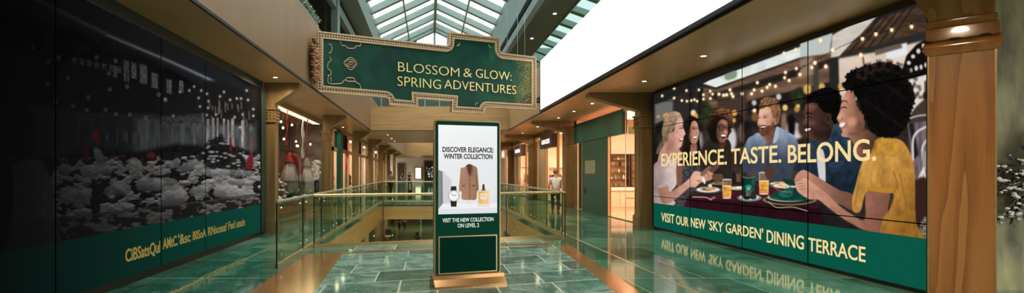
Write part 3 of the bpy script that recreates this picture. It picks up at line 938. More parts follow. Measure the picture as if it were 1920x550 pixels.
# ------------------------------------------------------------------ glass balustrades round the opening
def balustrade(name, label, path, n, zr=1.12, rail='brass', rr_=0.032):
    a, b = Vector((path[0][0], path[0][1], 0)), Vector((path[1][0], path[1][1], 0))
    d = (b - a); L = d.length; d.normalize(); nrm = Vector((-d.y, d.x, 0))
    r = thing(name, label, 'balustrade', tuple((a + b) / 2))
    mb = MB(); mb.bar(a + Vector((0, 0, .035)), b + Vector((0, 0, .035)), .05, .07); mb.build('base_channel', M['brass'], r)
    mb = MB(); mb.tube([a + Vector((0, 0, zr)), b + Vector((0, 0, zr))], rr_, 10); mb.build('handrail', M[rail], r, smooth=True)
    for k in range(n):
        p, q = a + d * (L * k / n + .012), a + d * (L * (k + 1) / n - .012)
        MB().add([tuple(v) for v in (p + nrm * .007 + Vector((0, 0, .07)), q + nrm * .007 + Vector((0, 0, .07)), q + nrm * .007 + Vector((0, 0, zr - .03)), p + nrm * .007 + Vector((0, 0, zr - .03)))], [(0, 1, 2, 3)]).build('glass_panel', M['glass'], r)
        if k:
            c = a + d * (L * k / n)
            mb = MB(); mb.bar(c + Vector((0, 0, .06)), c + Vector((0, 0, zr - .02)), .016, .022); mb.build('joint_post', M['black'], r)
    mb = MB()
    for k in range(n):
        for f in (.14, .86):
            c = a + d * (L * (k + f) / n)
            for z in (.2, zr - .12): MB().ball((c.x, c.y, z), 0.022, 8).build('clamp', M['chrome'], r, smooth=True)
    for c in (a, b): MB().bar(c + Vector((0, 0, 0)), c + Vector((0, 0, zr - .02)), .02, .026).build('end_post', M['black'], r)
    return r
E1 = 0.0
balustrade('glass_balustrade', 'glass balustrade facing the kiosk across the near edge of the opening', ((HA[0] + .12, HA[1] - .02), (HB[0] - .06, HB[1] - .07)), 4)
balustrade('glass_balustrade', 'long glass balustrade running from the wide bronze floor band past the red ribbon window', ((-2.56, 8.05), (-2.66, HF - .1)), 11, 1.12, 'pale_rail', .024)
balustrade('glass_balustrade', 'long glass balustrade on the walkway side where the white-shirted person walks', ((HB[0] + .03, HB[1]), (HB[0] + .03, HF - .1)), 8, 1.12, 'pale_rail', .028)
balustrade('glass_balustrade', 'distant glass balustrade across the far edge of the opening below the bronze bridge', ((HA[0], HF + .08), (HB[0], HF + .08)), 4, 1.12, 'pale_rail', .03)

# ------------------------------------------------------------------ downlights
def make_downlight(label):
    r = thing('ceiling_downlight', label, 'downlight', (0, 0, ZS), 'small round downlights in the bronze soffits')
    mb = MB(); prof = [(0.085, -0.012), (0.09, -0.002), (0.06, 0.0), (0.055, -.010)]
    vs, fs = [], []
    for rad, z in prof:
        for k in range(16): vs.append((rad * math.cos(k * .3927), rad * math.sin(k * .3927), ZS + z))
    for i in range(4):
        j = (i + 1) % 4
        fs += [(i * 16 + k, i * 16 + (k + 1) % 16, j * 16 + (k + 1) % 16, j * 16 + k) for k in range(16)]
    mb.add(vs, fs); mb.build('trim_ring', M['chrome'], r)
    mb = MB(); mb.lathe([(0.055, -0.006), (0.05, -0.004)], (0, 0, ZS), 16); mb.build('lens', M['lamp'], r)
    ld = bpy.data.lights.new('downlight_beam', 'SPOT')
    ld.energy = 130 * DOWNLIGHT; ld.color = lin((255, 228, 192)); ld.spot_size = math.radians(165); ld.spot_blend = 0.9; ld.shadow_soft_size = 0.09
    lo = bpy.data.objects.new('downlight_beam', ld); COL.objects.link(lo); lo.parent = r; lo.location = (0, 0, -0.03)
    return r
ylab = ['above the diners screen near the oak pillar', 'above the diners screen', 'above the diners screen beside the bronze pillar', 'before the green shopfront', 'above the end of the green shopfront',
        'before the first cream shop', 'before the dark shop sign', 'before the purple-grey shop sign', 'deep in the gallery by the last shops']
base = None
for i, (y, w) in enumerate(zip((9.8, 12.5, 16.5, 18.6, 20.8, 24.8, 28.8, 33, 41), ylab)):
    lab = 'added unseen soffit downlight ' + w
    if base is None: base = make_downlight(lab); base.location = (5.6, y, ZS)
    else: copy_tree(base, (5.6, y, ZS), lab)
for y, w in ((4.3, 'in front of the oak pillar'), (1.4, 'short of the oak pillar'), (-1.6, 'beside the viewer over the diners side')):  # lamps added out of view, stronger than the rest, to brighten the oak pillar
    nl_ = copy_tree(base, (5.3, y, ZS), 'added unseen soffit downlight ' + w)
    for c_ in nl_.children:
        if c_.type == 'LIGHT': c_.data = c_.data.copy(); c_.data.energy = 360
for (x, y), w in zip(((-3.85, 12.0), (-4.5, 23.4), (-4.5, 25.0), (-4.5, 31.2), (-4.5, 39), (-2.6, 30), (-2.6, 33.2), (-2.6, 36), (1.2, 31), (1.2, 35)),
                     ('above the end of the snowy market screen', 'before the red ribbon window', 'just past the red ribbon window', 'past the second bronze pillar of the snowy side', 'deep along the snowy side',
                      'under the bridge, first of a file', 'under the bridge, middle of a file', 'under the bridge, last of a file', 'under the bridge behind the kiosk top', 'under the bridge far behind the kiosk')):
    copy_tree(base, (x, y, ZS), 'added unseen soffit downlight ' + w)
def roof_light(x, y, lab):
    r = thing('roof_downlight', lab, 'downlight', (x, y, 7.4), 'downlights in the dark green roof beam')
    mb = MB(); mb.lathe([(0.09, -0.012), (0.09, 0)], (x, y, 7.4), 16); mb.build('trim_ring', M['chrome'], r)
    mb = MB(); mb.lathe([(0.06, -0.02), (0.06, -0.012)], (x, y, 7.4), 16); mb.build('lens', M['lamp'], r)
roof_light(4.55, 17.4, 'bright roof downlight in the dark green beam close to the billboard'); roof_light(4.4, 20.6, 'faint roof downlight in the dark green beam beyond the sign cables')

# ------------------------------------------------------------------ shops
def shop_lamp(x, y, sx, sy, e, lab, z=3.9):
    r = thing('shop_ceiling_lamp', lab, 'lamp', (x, y, z), 'lit ceiling panels inside the shops')
    mb = MB(); mb.box(x - sx / 2, x + sx / 2, y - sy / 2, y + sy / 2, z, z + .1); mb.build('housing', M['white'], r)
    mb = MB(); mb.box(x - sx / 2 + .05, x + sx / 2 - .05, y - sy / 2 + .05, y + sy / 2 - .05, z - .01, z); mb.build('diffuser', M['lamp_panel'], r)
    ld = bpy.data.lights.new('shop_light', 'AREA'); ld.shape = 'RECTANGLE'; ld.size = sx - .1; ld.size_y = sy - .1
    ld.energy = e * SHOP_LIGHT; ld.color = lin((255, 228, 206))
    lo = bpy.data.objects.new('shop_light', ld); COL.objects.link(lo); lo.parent = r; lo.location = (0, 0, -.03)
M['lamp_panel'] = mat('lamp_panel', (255, 232, 200), 0.4, emit=1.5)

def shell(name, x0, x1, y0, y1, m='cream'):
    """the room behind a shopfront, open towards the gallery"""
    mb = MB()
    xb = x1 if abs(x1) > abs(x0) else x0
    mb.box(xb - .05, xb + .05, y0, y1, 0, ZS); mb.box(min(x0, x1), max(x0, x1), y0 - .05, y0, 0, ZS); mb.box(min(x0, x1), max(x0, x1), y1, y1 + .05, 0, ZS)
    return mb.build(name, M[m], kind='structure')
GX = 6.62
shell('wall_shop_right', GX + .1, 10.6, 14.75, 21.9)
shell('wall_shop_right', GX + .1, 10.6, 22.5, 29.95)
shell('wall_shop_right', GX + .1, 10.6, 30.5, 37.95)
shell('wall_shop_right', GX + .1, 10.6, 38.5, 45.7)
shell('wall_shop_right', GX + .1, 10.6, 46.3, 61.5)
MB().box(GX, 10.6, 14.75, 21.75, 0, 0.012).build('floor_shop', M['beige_floor'], kind='structure')
MB().box(GX + .05, 10.6, 22.2, 44.7, 0, 0.01).build('floor_shop', M['beige_floor'], kind='structure')
shop_lamp(8.6, 18.2, 2.6, 4.5, 360, 'lit ceiling panel inside the green shop')
shop_lamp(8.6, 25.8, 2.6, 4.5, 470, 'lit ceiling panel inside the shop with the dark sign')
shop_lamp(8.6, 33.4, 2.6, 4.5, 470, 'lit ceiling panel inside the shop with the purple-grey sign')
shop_lamp(8.6, 41, 2.6, 4.5, 330, 'lit ceiling panel inside the shop past the purple-grey sign')
shop_lamp(8.6, 52, 2.6, 6, 330, 'lit ceiling panel inside the last cream shop')

# green shop
M['plaque'] = mat('brushed_plaque', (150, 160, 122), 0.35, 0.4, 0.1, (4, 4, 30))
gs = thing('green_shopfront', 'dark green lacquered shopfront with a brass plaque and stepped header', 'shopfront', (GX, 18, 0))
mb = MB(); mb.box(GX - .02, GX + .1, 17.75, 20.7, 0.02, 2.95); mb.build('wall_panel', M['green_shop'], gs)
mb = MB(); mb.box(GX - .06, GX + .12, 16.36, 21.8, 2.95, 3.78); mb.build('header', M['green_shop'], gs)
mb = MB(); mb.box(GX - .03, GX + .06, 20.7, 20.78, 0, 2.95); mb.box(GX - .03, GX + .06, 21.7, 21.8, 0, 2.95); mb.box(GX - .03, GX + .05, 17.70, 17.75, 0.02, 2.95); mb.build('frame', M['brass'], gs)
MB().box(GX, GX + .02, 20.78, 21.7, 0.05, 2.95).build('side_pane', M['shop_glass'], gs)
MB().box(GX + .15, GX + .2, 20.7, 21.75, 0.02, 2.95).build('door_leaf', M['green_shop'], gs)
mb = MB(); mb.box(GX - .035, GX - .02, 19.05, 20.3, 1.58, 2.12); mb.build('plaque', M['plaque'], gs)
mb = MB(); mb.tube([(GX - .06, 20.25, .75), (GX - .06, 20.25, 1.0)], .015, 8); mb.box(GX - .06, GX - .02, 20.24, 20.26, .77, .79); mb.box(GX - .06, GX - .02, 20.24, 20.26, .96, .98); mb.build('handle', M['black'], gs)
for a, b in ((14.78, 16.2), (16.2, 17.68)): MB().add([(GX, a, .03), (GX, b - .01, .03), (GX, b - .01, 3.7 if b < 16.3 else 2.95), (GX, a, 3.7 if b < 16.3 else 2.95)], [(0, 1, 2, 3)]).build('window_pane', M['shop_glass'], gs)
mb = MB(); mb.box(GX - .012, GX + .012, 16.185, 16.2, 0, 3.8); mb.box(GX - .02, GX + .02, 14.76, 17.7, 0, .03); mb.box(GX - .03, GX + .03, 14.76, 16.36, 3.7, 3.8); mb.build('mullion', M['chrome'], gs)
hs = thing('hanging_glass_sign', 'small glass sign hanging inside the green shop window', 'sign', (7.0, 16.5, 2.9))
mb = MB(); mb.box(6.85, 7.3, 16.5, 16.52, 2.95, 3.2); mb.build('pane', M['plaque'], hs)
mb = MB(); mb.tube([(6.9, 16.51, 3.2), (6.9, 16.51, ZS)], .008, 6); mb.tube([(7.25, 16.51, 3.2), (7.25, 16.51, ZS)], .008, 6); mb.build('rod', M['chrome'], hs)
ct = thing('shop_counter', 'long cream counter with a white top along the green shop wall', 'counter', (9, 21.5, 0.012))
MB().box(7.4, 10.4, 21.25, 21.7, 0.012, 0.83).build('body', M['cream'], ct)
MB().box(7.35, 10.45, 21.18, 21.72, 0.83, 0.97).build('top', M['white'], ct)
for k in range(3):
    d = MB().box(7.45 + k, 8.35 + k, 21.22, 21.26, .10, .76).build('drawer_front', M['cream'], ct)
    MB().box(7.7 + k, 8.05 + k, 21.2, 21.22, .48, .52).build('handle', M['brass'], d)
ORD = ('first', 'second', 'third', 'fourth', 'fifth', 'sixth', 'seventh', 'eighth', 'ninth', 'tenth', 'eleventh', 'twelfth', 'thirteenth', 'fourteenth')
def showcase(x0, x1, lab, seed):
    r = thing('showcase', lab, 'showcase', ((x0 + x1) / 2, 21.55, .97), 'glazed showcases on the counter')
    mb = MB(); mb.ring([(x0, .97), (x1, .97), (x1, 2.46), (x0, 2.46)], [(x0 + .05, 1.0), (x1 - .05, 1.0), (x1 - .05, 2.41), (x0 + .05, 2.41)], 0, 1)
    mb.v = [(v[0], 21.4 + .3 * v[1], v[2]) for v in mb.v]; mb.build('frame', M['dark_wood'], r)
    MB().box(x0 + .05, x1 - .05, 21.68, 21.69, 1.0, 2.41).build('back_panel', M['showback'], r)
    for z in (1.32, 1.62, 1.92, 2.18): MB().box(x0 + .05, x1 - .05, 21.46, 21.68, z, z + .015).build('shelf', M['dark_wood'], r)
    MB().add([(x0 + .05, 21.42, 1.0), (x1 - .05, 21.42, 1.0), (x1 - .05, 21.42, 2.41), (x0 + .05, 21.42, 2.41)], [(0, 1, 2, 3)]).build('glass_door', M['shop_glass'], r)
    q = random.Random(seed); wide = 'wide' if x1 - x0 > 1.1 else 'narrow'
    for si, z in enumerate((1.0, 1.335, 1.635, 1.935, 2.195)):
        z -= .015 if si else 0.03
        x = x0 + .16; ni = 0
        while x < x1 - .14:
            h = .08 + .12 * q.random(); rad = .03 + .03 * q.random()
            if q.random() < .8:
                o = MB().lathe([(rad, 0), (rad * 1.1, h * .3), (rad, h * .7), (rad * .4, h * .8), (rad * .4, h)], (x, 21.57, z + (.0152 if si else .0302)), 10).build('bottle', M[q.choice(['amber', 'dark_wood', 'white', 'bronze'])], smooth=True)
                o.location = (0, 0, 0)
                ni += 1; tag(o, '%s small bottle on the %s shelf of the %s showcase' % (ORD[ni - 1], ('bottom', 'second', 'third', 'fourth', 'top')[si], wide), 'bottle', 'bottles in the %s showcase' % wide)
            x += .12 + .1 * q.random()
M['amber'] = mat('amber_glass', (150, 86, 40), 0.2); M['showback'] = mat('showcase_back', (196, 150, 108), 0.5)
showcase(7.68, 8.95, 'wide dark framed glazed showcase standing on the cream counter', 3)
showcase(9.0, 9.9, 'narrow dark framed glazed showcase beside the wide one on the counter', 8)

# cream shops
M['sign_black'] = mat('dark_shop_sign', (38, 36, 38), 0.4); M['sign_plum'] = mat('plum_shop_sign', (76, 58, 62), 0.4)
M['sign_text'] = mat('lit_shop_letters', (250, 246, 238), 0.4, emit=1.0)
RF = Frame(GX, 0, 90, -1)
def cream_shop(name, lab, y0, y1, panes, sy, sz, signm, word):
    r = thing(name, lab, 'shopfront', (GX, (y0 + y1) / 2, 0))
    mb = MB(); mb.box(GX - .05, GX + .1, y0, y1, 3.75, ZS - .005); mb.box(GX - .04, GX + .08, y0, y1, 0, .08)
    for a in panes: mb.box(GX - .04, GX + .08, a - .06, a + .06, .08, 3.75)
    mb.build('frame', M['bronze_pillar'], r)
    bd = MB(); bd.box(GX + .16, GX + .22, panes[-2] + .1, panes[-1] - .06, .08, 3.6); bd.build('display_back', M['cream'], r)
    for a, b in zip(panes[:-1], panes[1:]):
        MB().add([(GX, a + .06, .08), (GX, b - .06, .08), (GX, b - .06, 3.75), (GX, a + .06, 3.75)], [(0, 1, 2, 3)]).build('window_pane', M['shop_glass'], r)
    sg = MB().box(GX - .32, GX - .05, sy[0], sy[1], sz[0], sz[1]).build('sign_box', M[signm], r)
    mb = MB(RF); h = (sz[1] - sz[0]); w = sy[1] - sy[0]
    # letters read from the gallery: they run from the far end towards the viewer
    text_into(mb, word, sy[1] - .14 * w, sy[0] + .18 * w, sz[0] + .33 * h, sz[0] + .66 * h, .32, .335, 0.02)
    mb.build('lettering', M['sign_text'], sg)
    return r
cream_shop('cream_shopfront', 'glazed cream shopfront with a square black sign behind the white-shirted person', 22.45, 29.95, (22.5, 23.7, 24.75, 27.3, 29.9), (24.75, 27.3), (2.95, 3.68), 'sign_black', 'GBGDI')
cream_shop('cream_shopfront', 'glazed cream shopfront with a plum-grey sign further down the gallery', 30.45, 37.95, (30.5, 31.6, 32.9, 35.5, 37.9), (32.9, 35.7), (2.8, 3.58), 'sign_plum', 'ThWSBA')
cream_shop('cream_shopfront', 'dim far shopfront with a pale sign beside the kiosk edge', 38.45, 45.7, (38.5, 40.2, 42, 45.6), (40.3, 42), (2.9, 3.5), 'white', 'A')

def garment_rail(x, y, lab, cols, seed):
    r = thing('clothes_rail', lab, 'clothes rail', (x, y, .01))
    mb = MB(); mb.tube([(x - .6, y, .01), (x - .6, y, 1.6), (x + .6, y, 1.6), (x + .6, y, .01)], .018, 8); mb.build('frame', M['black'], r)
    q = random.Random(seed)
    for k in range(8):
        c = x - .5 + k * .14
        o = MB().lathe([(.03, .62), (.10, .58), (.13, .5), (.12, .2), (.15, 0)], (c, y, .9), 10, .45, 1.5).build('garment', M[q.choice(cols)], smooth=True)
        tag(o, ORD[k] + ' garment hanging on the ' + lab, 'garment', 'garments on the ' + lab)
M['cloth_dark'] = mat('dark_cloth', (36, 30, 32), 0.8); M['cloth_red'] = mat('red_cloth', (150, 24, 26), 0.7); M['cloth_white'] = mat('white_cloth', (226, 222, 216), 0.8)
M['cloth_grey'] = mat('grey_cloth', (120, 116, 108), 0.85, 0, .12, (6, 6, 2)); M['skin'] = mat('skin', (206, 158, 130), 0.55); M['hair_light'] = mat('light_brown_hair', (132, 104, 80), 0.6); M['hair'] = mat('brown_hair', (60, 40, 28), 0.6)
M['skin_dark'] = mat('skin_deep', (120, 82, 62), 0.55)
garment_rail(7.75, 29.2, 'clothes rail in the shop with the black sign', ['cloth_dark', 'cloth_white', 'cloth_red'], 1)
garment_rail(7.9, 37.0, 'clothes rail in the shop with the plum-grey sign', ['cloth_dark', 'cloth_dark', 'cloth_red'], 2)
def wall_shelf(x0, x1, y, z, lab):
    r = thing('wall_shelf', lab, 'shelf', ((x0 + x1) / 2, y, z))
    MB().box(x0, x1, y - .3, y, z, z + .04).build('board', M['white'], r)
    mb = MB(); mb.box(x0 + .1, x0 + .14, y - .25, y, z - .12, z); mb.box(x1 - .14, x1 - .1, y - .25, y, z - .12, z); mb.build('bracket', M['chrome'], r)
    return r
wall_shelf(7.0, 9.0, 29.9, 1.95, 'white wall shelf above the clothes rail in the shop with the black sign')
wall_shelf(7.0, 9.0, 37.9, 2.1, 'white wall shelf above the clothes rail in the shop with the plum-grey sign')

# ------------------------------------------------------------------ shop window display of the snowy side
LX = -4.95
disp = thing('display_plinth', 'low curved wooden plinth with a grey ledge in the festive shop window', 'plinth', (-5.6, 18.5, 0))
M['orange_wood'] = mat('orange_wood', (168, 92, 40), 0.35, 0, .25, (3, 3, 14)); M['grey_ledge'] = mat('grey_felt', (122, 116, 108), 0.9)
mb = MB(); prof = []
cs = [(LX - .40 + .22 * math.sin(math.pi * t), 14.6 + 8.8 * t) for t in np.linspace(0, 1, 16)]
mb.slab([(-7.2, 14.6)] + cs + [(-7.2, 23.4)], .16, .5); mb.build('plinth_body', M['orange_wood'], disp)
MB().slab([(-7.2, 14.6)] + [(x - .04, y) for x, y in cs] + [(-7.2, 23.4)], 0, .16).build('brick_base', mat('plinth_brick', (120, 104, 84), .7, 0, .2, (8, 8, 30)), disp)
MB().slab([(-7.2, 14.6)] + [(x + .05, y) for x, y in cs] + [(-7.2, 23.4)], .5, .58).build('ledge', M['grey_ledge'], disp)
M['display_back'] = mat('dark_display_back', (104, 90, 82), .7, 0, .35, (1.5, 1.5, 3))
shell('wall_shop_left', LX - .3, -7.4, 13.2, 23.6, 'display_back')
shop_lamp(-5.3, 18.6, .4, 8, 120, 'lit ceiling panel inside the festive window')
def snow_mound(x, y, z, r, lab, seed):
    q = random.Random(seed)
    prof = [(r, 0), (r * .99, r * .25), (r * .86, r * .6), (r * .6, r * .88), (r * .25, r * 1.0), (.01, r * 1.02)]
    mb = MB(); mb.lathe(prof, (x, y, z), 14)
    mb.v = [(x + (a - x) * (1 + .14 * (q.random() - .5)), y + (b - y) * (1 + .14 * (q.random() - .5)), c) for a, b, c in mb.v]
    o = mb.build('snow_mound', M['snow'], smooth=True)
    tag(o, lab, 'snow mound', 'snow mounds in the festive window')
M['snow'] = mat('artificial_snow', (206, 202, 200), 0.85, 0, .08, (5, 5, 5)); M['leaf'] = mat('bright_green_leaf', (78, 158, 52), 0.5, 0, .2, (6, 6, 6)); M['leaf_teal'] = mat('teal_leaf', (50, 120, 92), 0.5, 0, .2, (6, 6, 6))
for k, (x, y, z, r) in enumerate(((-5.5, 15.0, .58, .28), (-5.35, 15.7, .58, .16), (-5.45, 16.85, .58, .27), (-5.2, 16.3, .58, .16), (-5.5, 17.35, .58, .2), (-5.15, 18.4, .58, .14), (-6.9, 18.2, .58, .4), (-5.2, 20.0, .58, .14), (-5.2, 22.5, .58, .12))):
    snow_mound(x, y, z, r, ORD[k] + ' snow heap along the festive window ledge, counted from the market screen', k)
M['snow_cloth'] = mat('pale_grey_mantle', (168, 162, 152), .85, 0, .12, (6, 6, 2))
def caped_figure(x, y, z, h, cape, hood, lab):
    r = thing('caped_mannequin', lab, 'mannequin', (x, y, z))
    mb = MB(); mb.lathe([(.34 * h / 1.8, 0), (.37 * h / 1.8, .1), (.33 * h / 1.8, .5 * h), (.24 * h / 1.8, .72 * h), (.10 * h / 1.8, .80 * h), (.06, .83 * h)], (x, y, z + .06), 18)
    q = random.Random(int(h * 100)); mb.v = [(v[0] + .03 * math.sin(9 * math.atan2(v[1] - y, v[0] - x)), v[1] + .04 * math.cos(7 * math.atan2(v[1] - y, v[0] - x)), v[2]) for v in mb.v]
    mb.build('cape', M[cape], r, smooth=True)
    s_ = h / 1.8
    mb = MB(); mb.lathe([(.40 * s_, .40 * h), (.43 * s_, .44 * h), (.34 * s_, .62 * h), (.22 * s_, .76 * h), (.09 * s_, .83 * h), (.05, .85 * h)], (x, y, z), 22, .85, 1.1)
    mb.v = [(a + .04 * math.sin(8 * math.atan2(b - y, a - x)) * (1.0 - (c - z) / h), b + .05 * math.cos(6 * math.atan2(b - y, a - x)) * (1.0 - (c - z) / h), c) for a, b, c in mb.v]
    mb.build('mantle', M['snow_cloth'], r, smooth=True)
    if hood == 'cloth_red':
        pts = [(x + .12, y - .12, z + 1.02 * h), (x + .2, y + .06, z + .98 * h), (x + .27, y + .2, z + .86 * h), (x + .36, y + .3, z + .70 * h), (x + .40, y + .33, z + .55 * h)]
        mb = MB(); mb.tube(pts, [.05, .10, .11, .10, .05], 10); mb.build('sash', M['cloth_red'], r, smooth=True, label='red sash falling over one shoulder')
    mb = MB(); mb.ball((x, y, z + .88 * h), .12, 12, 1, 1, 1.25); mb.lathe([(.05, 0), (.05, .2)], (x, y, z + .72 * h), 10); mb.build('head', M['cloth_white'], r, smooth=True)
    mb = MB(); mb.lathe([(.19, 0), (.17, .1), (.12, .24), (.03, .38)], (x, y, z + .86 * h), 14); mb.lathe([(.22, 0), (.22, .05), (.16, .07)], (x, y, z + .84 * h), 14); mb.build('hood', M[hood], r, smooth=True)
    MB().lathe([(.2, 0), (.2, .05), (.03, .06)], (x, y, z), 14).build('stand_base', M['black'], r)
caped_figure(-5.75, 19.75, .58, 1.75, 'cloth_grey', 'cloth_red', 'mannequin in a pale grey cape with a red hood in the festive window')
caped_figure(-5.62, 22.0, .58, 1.6, 'cloth_grey', 'cloth_grey', 'mannequin in a grey hooded cape beside the red-hooded one')
def ribbon(x, y, z0, z1, w, lab, m='cloth_red', amp=.1):
    pts = [(y + amp * math.sin(t * 4.2) * (1 - t * .3), z1 + (z0 - z1) * t) for t in np.linspace(0, 1, 14)]
    vs, fs = [], []
    for k, (yy, z) in enumerate(pts): vs += [(x + .03 * math.sin(k), yy - w / 2, z), (x + .03 * math.cos(k), yy + w / 2, z + .05), (x + .015 + .03 * math.cos(k), yy + w / 2, z + .05), (x + .015 + .03 * math.sin(k), yy - w / 2, z)]
    for k in range(13):
        for j in range(4): fs.append((4 * k + j, 4 * k + (j + 1) % 4, 4 * k + 4 + (j + 1) % 4, 4 * k + 4 + j))
    fs += [(0, 1, 2, 3), (55, 54, 53, 52)]
    o = MB().add(vs, fs).build('hanging_ribbon', M[m]); tag(o, lab, 'ribbon', 'ribbons hanging in the windows of the snowy side')
ribbon(-5.2, 16.2, 2.55, 3.9, .14, 'red ribbon hanging next to the bronze pillar in the festive window')
ribbon(-5.2, 17.5, 2.6, 3.98, .17, 'red ribbon hanging above the red-hooded mannequin')
ribbon(-5.2, 20.4, 2.35, 3.95, .22, 'broad red ribbon hanging beside the white banner in the festive window')
ribbon(-5.25, 19.9, 2.2, 3.98, .3, 'white banner hanging in the middle of the festive window', 'cloth_white', .02)
mb = MB()
mb.bar((-6.5, 14, 2.62), (-6.5, 23, 2.62), .05, .07)
for k in range(20): mb.bar((-6.5, 14.2 + k * .45, 2.62), (-6.5, 14.2 + k * .45, 4.0), .025, .025)
tag(mb.build('window_grille', M['black']), 'dark metal grille hanging across the top of the festive window', 'grille')
def plant(x, y, z, r, m, lab, n, seed, cat='plant'):
    q = random.Random(seed); t = thing('leafy_plant', lab, cat, (x, y, z))
    mb = MB()
    for k in range(n):
        a = q.random() * 6.28; e = q.random() * 1.3; L = r * (.5 + .6 * q.random())
        d = Vector((math.cos(a) * math.cos(e), math.sin(a) * math.cos(e), math.sin(e)))
        c = Vector((x, y, z + .08)); s = d.cross(Vector((0, 0, 1))).normalized() * L * .28
        mb.add([tuple(c), tuple(c + d * L * .5 + s), tuple(c + d * L + Vector((0, 0, -L * .15))), tuple(c + d * L * .5 - s)], [(0, 1, 2), (0, 2, 3)])
    mb.v = [(a, b, max(c, z + .01)) for a, b, c in mb.v]
    mb.build('leaves', M[m], t)
    mb = MB(); mb.lathe([(r * .2, 0), (r * .25, .1), (r * .1, .14)], (x, y, z), 10); mb.build('root_ball', M['dark_wood'], t)
plant(-5.3, 20.6, .581, .34, 'leaf', 'bright green leafy plant on the ledge below the grey-hooded mannequin', 40, 1)
plant(-5.25, 21.4, .581, .24, 'leaf', 'smaller bright green plant at the end of the festive ledge', 30, 2)
plant(-5.35, 18.7, .581, .34, 'leaf_teal', 'teal garland plant at the feet of the red-hooded mannequin', 60, 3)
mb = MB(); q = random.Random(9)
for k in range(90): mb.ball((-5.6 + .3 * q.random(), 22.75 + .6 * q.random(), 1.3 + .9 * q.random()), .045 + .03 * q.random(), 6)
t = thing('white_blossom_bush', 'bush of white blossoms behind the grey-hooded mannequin', 'bush', (-5.45, 23.1, .581))
mb.build('blossoms', M['cloth_white'], t)
mb = MB()
for k in range(14): mb.tube([(-5.45, 23.1, .61), (-5.55 + .2 * q.random(), 22.85 + .4 * q.random(), 1.4 + .7 * q.random())], .015, 5)
mb.build('stems', M['dark_wood'], t)
for k in range(14):
    z = 2.75 + .9 * q.random(); y = 14.8 + 8 * k / 14; x = -5.5 - .6 * q.random()
    r = thing('pendant_bulb', ORD[k] + ' warm bulb hanging in the festive window, counted from the market screen', 'bulb', (x, y, z), 'bulbs hanging in the festive window')
    MB().ball((x, y, z), .05, 8).build('glass_bulb', M['bulb'] if 'bulb' in M else M.setdefault('bulb', mat('warm_bulb', (255, 224, 170), .4, emit=6)), r, smooth=True)
    MB().tube([(x, y, z + .04), (x, y, ZS)], .006, 5).build('cord', M['black'], r)
def snowy_bush(x, y, z, r, lab, seed, dots):
    q = random.Random(seed); t = thing('snowy_bush', lab, 'bush', (x, y, z), 'snow covered bushes in the festive window')
    lv, sn_, bl = MB(), MB(), MB()
    for k in range(150):
        a = q.random() * 6.283; e = -.2 + 1.7 * q.random(); L = r * (.45 + .55 * q.random())
        d = Vector((math.cos(a) * math.cos(e), math.sin(a) * math.cos(e), max(0, math.sin(e)) * 1.5)); c = Vector((x, y, z + .05)) + d * L
        s = Vector((q.random() - .5, q.random() - .5, q.random() - .5)).normalized() * .09; s2 = s.cross(d).normalized() * .05
        lv.add([tuple(c - s), tuple(c + s2), tuple(c + s), tuple(c - s2)], [(0, 1, 2, 3)])
        if k % 3 == 0: sn_.ball(tuple(c + Vector((0, 0, .04))), .05 + .06 * q.random(), 8, 1.2, 1.2, .55, .25, q)
        if k % 9 == 1: bl.ball(tuple(c + d * .06), .045, 6)
    for v in (lv, sn_, bl): v.v = [(min(a, LX - .03), b, max(c, z)) for a, b, c in v.v]
    lv.build('leaves', M['fir'], t); sn_.build('snow', M['snow'], t, 'stuff', smooth=True); bl.build('blossoms', M[dots], t, 'stuff', smooth=True)
    mb = MB(); mb.lathe([(.06, 0), (.04, r)], (x, y, z), 8); mb.build('stem', M['dark_wood'], t)
M['fir'] = mat('dark_fir_leaves', (38, 42, 30), .7, 0, .3, (9, 9, 9))
snowy_bush(-6.05, 18.7, .58, .55, 'snow covered dark bush with red blossoms between the bronze pillar and the red-hooded mannequin', 1, 'cloth_red')
snowy_bush(-6.65, 20.9, .58, .62, 'tall snow covered bush behind the red-hooded mannequin', 2, 'cloth_white')
snowy_bush(-6.6, 22.6, .58, .6, 'tall snow covered bush behind the grey-hooded mannequin', 3, 'cloth_white')
ws = thing('festive_shopfront', 'glazed shopfront of the festive window beside the snowy market screen', 'shopfront', (LX, 18, 0))
mb = MB(); mb.box(LX - .05, LX + .05, 13.2, 23.6, 3.85, ZS - .005); mb.box(LX - .05, LX + .05, 13.2, 23.6, 0, .03); mb.box(LX - .05, LX + .05, 23.5, 23.6, 0, 3.85); mb.build('frame', M['bronze_pillar'], ws)
for a, b in ((13.3, 16.6), (16.62, 20), (20.02, 23.48)): MB().add([(LX, a, .03), (LX, b, .03), (LX, b, 3.85), (LX, a, 3.85)], [(0, 1, 2, 3)]).build('window_pane', M['shop_glass'], ws)

